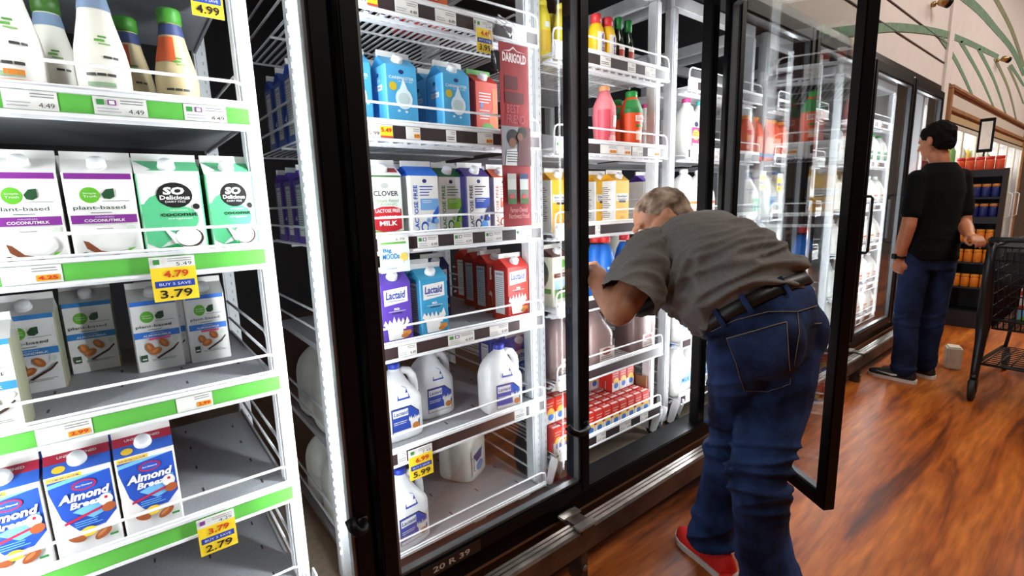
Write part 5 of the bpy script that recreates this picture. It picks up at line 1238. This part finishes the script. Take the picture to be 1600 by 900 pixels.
b.tube([K(XR + .03, yl, .24), K(XR + .03, yr, .24)], .010, CM); b.tube([K(XR + .08, yl, .52), K(XR + .08, yr, .52)], .009, CM); b.build('cart_frame', cart)
b = MB(); l0, l1, l2, l3 = K(XR + .1, yl - .02, .225), K(XF - .12, yl - .06, .20), K(XF - .12, yr + .06, .20), K(XR + .1, yr + .02, .225)
for k in range(9): b.tube([lerp(l0, l3, k / 8), lerp(l1, l2, k / 8)], .0045, CM, 5)
for k in range(12): b.tube([lerp(l0, l1, k / 11), lerp(l3, l2, max(0, k - 1) / 11)], .0040, CM, 5)
b.build('lower_rack', cart)
b = MB(); b.bbox(K(XR + .03, yl - .05, .88), K(XR + .05, yr + .05, .95), mat('seat_flap', (.006, .006, .012), .6), .006); b.build('child_seat', cart)
def wheel(x, y, r, name='caster'):
    b = MB(); b.tube([K(x - .0, y, .17), K(x + .0, y, .12)], .016, CM, 10)
    for s_ in (-1, 1): b.prism([(-.03, .13), (.03, .13), (.014, r - .012), (-.014, r - .012)], K(x, y + s_ * .02 - .002, 0), (1, 0, 0), (0, 0, 1), (0, .004, 0), CM)
    o = b.build(name, cart); w = MB(); w.lathe([(r * .8, -.016), (r, -.012), (r, .012), (r * .8, .016)], RUBBER, 28, Matrix.Translation(K(x, y, r)) @ Matrix.Rotation(PI / 2, 4, 'X')); w.lathe([(.018, -.0175), (.018, .0175)], mat('hub_grey', (.25, .22, .2), .5), 16, Matrix.Translation(K(x, y, r)) @ Matrix.Rotation(PI / 2, 4, 'X')); w.build('wheel', o)
for x, y in ((XR, yl), (XR, yr), (XF + .0, yl - .05), (XF, yr + .05)): wheel(x, y, .07)
# things in the cart
b = MB(); w_, d_, h_ = .15, .10, .22; b.bbox((-w_ / 2, -d_ / 2, 0), (w_ / 2, d_ / 2, h_), CARD, .003)
F = Face(b, (-w_ / 2, d_ / 2, 0), (w_, 0, 0), (0, 0, h_), (0, 1, 0)); G2 = Face(b, (-w_ / 2, -d_ / 2, 0), (0, d_, 0), (0, 0, h_), (-1, 0, 0)); 
G3 = Face(b, (-w_ / 2, -d_ / 2, 0), (w_, 0, 0), (0, 0, h_), (0, -1, 0))
for F_ in (F, G2, G3):
    F_.rect(0, .80, 1, .92, ink('#c8281f')); F_.ell(.5, .62, .2, .12, ink('#2f5a2a')); F_.rect(0, .42, 1, .52, ink('#d0382a')); F_.rect(0, .1, 1, .4, ink('#6fb4d8')); F_.ell(.5, .1, .45, .12, ink('#7fc02f'))
b.norecalc = 1; tag(b.build('grocery_box', None, (4.30, .30, .505)), 'white box with red stripes and green apples lying in the cart', 'box')
b = MB(); b.bbox((-.14, -.09, 0), (.14, .09, .10), ink('#16245f'), .012); F = Face(b, (-.14, .09, 0), (.28, 0, 0), (0, 0, .1), (0, 1, 0)); F3 = Face(b, (-.14, -.09, 0), (.28, 0, 0), (0, 0, .1), (0, -1, 0)); F4 = Face(b, (-.14, -.09, 0), (0, .18, 0), (0, 0, .1), (-1, 0, 0))
for F_ in (F, F3, F4): F_.ell(.25, .5, .13, .3, CARD); F_.ell(.25, .5, .10, .24, ink('#16245f')); F_.rect(.55, .35, .8, .55, CARD)
for i in range(3): b.bbox((-.11 + i * .08, -.06, .10), (-.05 + i * .08, .06, .115), CARD, .003)
b.norecalc = 1; tag(b.build('blue_package', None, (4.34, .24, .727), 0), 'dark blue wrapped package near the top of the cart', 'package')
b = MB(); b.bbox((-.07, -.12, 0), (.07, .12, .215), mat('brown_bag', (.32, .15, .06), .8), .01)
for i in range(6): b.box((-.071, -.11 + i * .036, .02), (-.0705, -.095 + i * .036, .2), mat('bag_stripe', (.42, .24, .12), .8))
tag(b.build('brown_package', None, (4.62, .18, .515)), 'brown striped package standing in the middle of the cart', 'package')
# white bag of pattern standing on the floor behind his heel
b = MB(); b.bbox((-.06, -.045, 0), (.06, .045, .17), mat('bag_cream', (.70, .64, .52), .7), .01); F = Face(b, (-.06, -.045, 0), (0, .09, 0), (0, 0, .17), (-1, 0, 0)); F2 = Face(b, (-.06, -.045, 0), (.12, 0, 0), (0, 0, .17), (0, -1, 0))
for F_ in (F, F2):
    for r_ in (.03, .022, .014): F_.ell(.5, .45, r_, r_, ink('#8a7a5a')); F_.ell(.5, .45, r_ - .003, r_ - .003, mat('bag_cream', (.7,) * 3))
b.norecalc = 1; p = atZ(1488, 578, 0); tag(b.build('patterned_box', None, (4.78, .70, 0), .3), 'cream patterned box standing on the floor right of the black shoes', 'box')
# ------------------------------------------------------------------ JAR DISPLAY (cardboard shipper)
DX, DY0, DY1 = 6.30, .74, 1.09
dsp = empty('display_stand', (DX + .15, (DY0 + DY1) / 2, 0)); tag(dsp, 'black cardboard display stand full of jars behind the man in black', 'display stand')
KD = mat('display_black', (.008, .008, .012), .6); D = lambda x, y, z: (x - DX - .15, y - (DY0 + DY1) / 2, z)
b = MB(); b.bbox(D(DX + .02, DY0, 0), D(DX + .32, DY1, .16), KD, .004)
b.box(D(DX + .30, DY0, .16), D(DX + .32, DY1, 1.52), KD); b.box(D(DX, DY0, .16), D(DX + .3, DY0 + .006, 1.50), KD); b.box(D(DX, DY1 - .006, .16), D(DX + .3, DY1, 1.50), KD); b.build('stand_body', dsp)
LV = [1.50, 1.25, 1.07, .83, .64]
for z in LV + [.40]:
    b = MB(); b.box(D(DX, DY0 + .006, z - .012), D(DX + .3, DY1 - .006, z), KD); b.box(D(DX - .004, DY0, z - (.06 if z in (1.50, 1.07) else .012)), D(DX, DY1, z + .004), KD); b.build('stand_shelf', dsp)
b = MB(); b.cyl(D(DX + .16, (DY0 + DY1) / 2, 1.50), D(DX + .16, (DY0 + DY1) / 2, 1.67), .008, BLACK); b.build('sign_post', dsp)
b = MB(); sy = (DY0 + DY1) / 2 + .0
b.bbox(D(DX + .15, sy - .055, 1.67), D(DX + .165, sy + .055, 1.98), BLACK, .004); b.box(D(DX + .1485, sy - .038, 1.70), D(DX + .15, sy + .038, 1.95), mat('sign_paper', (.75, .72, .66), .6)); b.build('sign_frame', dsp)
def jar(y, z, kind, label, group):
    k = 'jar' + kind
    if k not in _bm:
        c1, c2, c3 = {'o': ('#d8502a', '#c8281f', '#f0c8a0'), 'b': ('#1a2468', '#c07a3a', '#c9a0c0'), 'y': ('#d87a1a', '#d88a22', '#e8a838')}[kind]
        b = MB(); b.lathe([(.027, 0), (.032, .006), (.032, .085), (.028, .098)], ink(c1), 18); F = Face(b, (-.0335, -.02, .02), (0, .04, 0), (0, 0, .06), (-1, 0, 0)); F.ell(.5, .5, .02, .022, ink(c3)); F.ell(.5, .55, .012, .010, ink(c1)); o = b.build('snack_jar')
        c = MB(); c.lathe([(.029, .098), (.031, .101), (.031, .122), (.029, .125)], ink(c2), 18); c.build('jar_lid', o); _bm[k] = o; p = o
    else: p = dup(_bm[k])
    p.location = (DX + .042, y, z); p.scale = (1, 1, 1)
    for q in ('label', 'group'):
        if q in p: del p[q]
    tag(p, label, 'jar', group)
for r_, (z, kind, nm) in enumerate(zip(LV + [.40], ('o', 'b', 'b', 'y', 'y', 'y'), ('orange jar with red lid on top of the black display stand', 'dark blue jar on the upper blue row of the display stand', 'dark blue jar on the lower blue row of the display stand', 'orange-yellow jar on the upper yellow row of the display stand', 'orange-yellow jar on the second yellow row of the display stand', 'orange-yellow jar on the lowest row of the display stand'))):
    for i in range(5): jar(DY0 + .041 + i * .067, z, kind, nm, nm.replace('jar', 'jars', 1))
# ------------------------------------------------------------------ FAR CASE WITH WOOD TRIM
cs = empty('refrigerated_case', (8.5, YW, 0)); tag(cs, 'bright glass-door case with orange wood trim in the far wall', 'case')
E_ = lambda x, y, z: (x - 8.5, y - YW, z); WD = mat('orange_wood', (.36, .17, .07), .5, var=.25, scale=8)
X0, X1 = 6.08, 11.2
b = MB(); b.bbox(E_(X0, YW - .035, 2.245), E_(X1, YW + .02, 2.275), WD, .004); b.bbox(E_(X0 - .0, YW - .03, 0), E_(X0 + .03, YW + .02, 2.244), WD, .004); b.bbox(E_(X1 - .05, YW - .03, 0), E_(X1, YW + .02, 2.24), WD, .004)
b.bbox(E_(X0 + .05, YW - .02, 2.055), E_(X1 - .05, YW + .0, 2.095), WD, .003); b.build('wood_trim', cs)
b = MB(); b.box(E_(X0 + .05, YW + .0, 2.09), E_(X1 - .05, YW + .02, 2.24), mat('panel_cream', (.62, .56, .5), .6)); b.box(E_(X0 + .05, YW, 1.965), E_(X1 - .05, YW + .02, 2.06), mat('panel_gold', (.50, .36, .20), .6)); b.build('header_panel', cs)
b = MB(); b.box(E_(X0 + .05, YW - .006, 1.945), E_(X1 - .05, YW + .02, 1.968), BLACK); b.build('door_track', cs)
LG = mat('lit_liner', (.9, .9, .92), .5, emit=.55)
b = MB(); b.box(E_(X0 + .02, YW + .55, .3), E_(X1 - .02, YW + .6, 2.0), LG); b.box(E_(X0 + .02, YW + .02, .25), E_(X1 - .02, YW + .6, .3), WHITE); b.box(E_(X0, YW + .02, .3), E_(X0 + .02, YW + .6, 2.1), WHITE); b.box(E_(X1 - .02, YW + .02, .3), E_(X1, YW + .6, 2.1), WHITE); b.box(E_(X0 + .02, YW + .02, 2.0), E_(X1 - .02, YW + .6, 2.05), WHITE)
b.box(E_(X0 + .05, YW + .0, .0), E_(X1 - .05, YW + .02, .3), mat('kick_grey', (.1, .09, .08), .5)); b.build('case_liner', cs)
xs = [X0 + .05 + i * (X1 - X0 - .1) / 7 for i in range(8)]
FC = mat('case_frame_cream', (.70, .66, .58), .35)
for i in range(7):
    a, c = xs[i], xs[i + 1]
    q = MB(); q.bbox(E_(a, YW - .012, .3), E_(a + .035, YW + .012, 1.95), FC, .003); q.bbox(E_(c - .035, YW - .012, .3), E_(c, YW + .012, 1.95), FC, .003); q.bbox(E_(a + .03, YW - .012, .3), E_(c - .03, YW + .012, .34), FC, .003); q.bbox(E_(a + .03, YW - .012, 1.91), E_(c - .03, YW + .012, 1.95), FC, .003); dr = q.build('case_door', cs)
    q = MB(); q.box(E_(a + .036, YW - .002, .341), E_(c - .036, YW + .002, 1.909), GLASS); q.build('glass_pane', dr)
    q = MB(); q.tube([E_(c - .05, YW - .012, .9), E_(c - .05, YW - .05, .92), E_(c - .05, YW - .05, 1.25), E_(c - .05, YW - .012, 1.27)], .007, WHITE, 8); q.build('door_handle', dr)
for z in (.62, .95, 1.28, 1.6):
    q = MB(); q.box(E_(X0 + .03, YW + .1, z), E_(X1 - .03, YW + .5, z + .015), WHITE); q.build('case_shelf', cs)
for k, z in enumerate((.635, .965, 1.295, 1.615)):
    for i in range(14):
        x = 7.0 + i * .28
        q = MB(); c_ = ['#c8a040', '#4f7a3a', '#d8d4c4', '#b8b0a0'][(i + k) % 4]
        if (i, k) in ((0, 0),) or i < 4: pass
        if ('frz', c_) not in _bm:
            q.lathe([(.04, 0), (.045, .008), (.045, .15), (.03, .19), (.018, .21)], ink(c_), 16); o = q.build('drink_bottle'); c2 = MB(); c2.lathe([(.02, .205), (.02, .23)], CAPW, 14); c2.build('bottle_cap', o); _bm[('frz', c_)] = o
        else: o = dup(_bm[('frz', c_)])
        o.location = (x, YW + .2, z); g = 'bottle on the %s shelf of the far wood-trimmed case' % ('lowest', 'second', 'third', 'top')[k]
        for q_ in ('label', 'group'):
            if q_ in o: del o[q_]
        tag(o, g, 'bottle', g.replace('bottle', 'bottles', 1))
area('case_light', (8.5, YW + .3, 1.98), (0, 0, -1), 5, .3, 40, (1, .97, .92))
# ------------------------------------------------------------------ MURAL AND SPOT LAMPS
GM = mat('mural_green', (.135, .25, .16), .8, var=.18, scale=22); GM2 = mat('mural_olive', (.22, .24, .14), .8, var=.2, scale=22)
S = lambda x, y: (1340 + x / 4.5, y / 4.5)
def strip_(up, lo, m, name_lab, Y=YW + .009):
    U = [atY(*S(*p), Y) for p in up]; Lw = [atY(*S(*p), Y) for p in lo]
    q = MB(); n = len(U); vs = U + Lw + [v + V((0, .003, 0)) for v in U + Lw]
    fs = []
    for i in range(n - 1): fs.append((i, i + 1, n + i + 1, n + i)); fs.append((2 * n + i, 3 * n + i, 3 * n + i + 1, 2 * n + i + 1)); fs.append((i, i + 1, 2 * n + i + 1, 2 * n + i)); fs.append((n + i, n + i + 1, 3 * n + i + 1, 3 * n + i))
    q.add(vs, fs, m); return q.build('painted_leaf', bpy.data.objects['wall_cooler_side'])
def curve2(p, n=10):
    out = []
    for k in range(len(p) - 1):
        p0 = p[max(k - 1, 0)]; p1 = p[k]; p2 = p[k + 1]; p3 = p[min(k + 2, len(p) - 1)]
        for i in range(n):
            t = i / n; out.append(tuple(.5 * (2 * p1[j] + (p2[j] - p0[j]) * t + (2 * p0[j] - 5 * p1[j] + 4 * p2[j] - p3[j]) * t * t + (-p0[j] + 3 * p1[j] - 3 * p2[j] + p3[j]) * t ** 3) for j in (0, 1)))
    out.append(p[-1]); return out
def stem(pts, w0, w1, lab, m=GM):
    c = curve2(pts); n = len(c); U = []; Lw = []
    for i, p in enumerate(c):
        a, b_ = c[max(i - 1, 0)], c[min(i + 1, n - 1)]; dx, dy = b_[0] - a[0], b_[1] - a[1]; l = math.hypot(dx, dy) or 1; w = (w0 + (w1 - w0) * i / (n - 1)) / 2
        U.append((p[0] + dy / l * w, p[1] - dx / l * w)); Lw.append((p[0] - dy / l * w, p[1] + dx / l * w))
    strip_(U, Lw, m, lab)
stem([(-330, 260), (-100, 225), (100, 200), (300, 192), (560, 225), (760, 290), (990, 400)], 90, 32, 'broad green painted leaf stroke arching over the cooler doors')
stem([(590, 265), (700, 440), (815, 685)], 34, 14, 'painted green stem hanging from the arch, leftmost')
stem([(725, 292), (860, 530), (965, 770)], 28, 9, 'painted green stem hanging from the arch, second from left')
stem([(852, 345), (960, 560), (1048, 818)], 26, 9, 'painted green stem hanging from the arch, third from left')
stem([(966, 410), (1060, 620), (1120, 858)], 22, 8, 'painted green stem hanging from the arch, fourth from left', GM2)
stem([(1062, 470), (1120, 600), (1168, 730)], 18, 10, 'painted green stem right below the small spot lamp, left one', GM2)
stem([(1075, 455), (1125, 530), (1172, 605)], 26, 14, 'painted green stem right below the small spot lamp, right one')
stem([(740, -30), (860, 75), (960, 190), (1090, 350), (1172, 530)], 66, 26, 'broad green painted stroke in the upper right corner, lower of two')
stem([(960, -30), (1080, 200), (1172, 470)], 34, 20, 'olive green painted stroke in the upper right corner, upper of two', GM2)
def spot(px, py, lab, r=.05):
    p = atY(px, py, YW - .07); e_ = empty('spot_lamp', (p.x, YW + .008, p.z)); tag(e_, lab, 'lamp')
    d = V((.6, -.7, -.35)).normalized(); q = d.to_track_quat('Z', 'Y').to_matrix().to_4x4()
    b = MB(); b.lathe([(.6 * r, 0), (.6 * r, .02)], mat('brass', (.5, .33, .14), .35, .8), 16, Matrix.Rotation(PI / 2, 4, 'X')); b.cyl((0, -.02, 0), (0, -.06, 0), .006, mat('brass', (.5,) * 3)); b.build('wall_mount', e_)
    b = MB(); M_ = Matrix.Translation((-.01, -.07, 0)) @ q; b.lathe([(r * .7, -.03), (r * .95, -.02), (r, .02)], mat('brass', (.5,) * 3), 20, M_); b.lathe([(r, .02), (r * 1.02, .05), (r * .9, .053), (r * .8, .035)], BLACK, 20, M_); b.build('lamp_head', e_)
spot(1572, 92, 'small brass and black spot lamp on the wall where the painted stems meet', .032); spot(1477, 2, 'brass spot lamp on the white wall cut off by the top photo edge', .036)
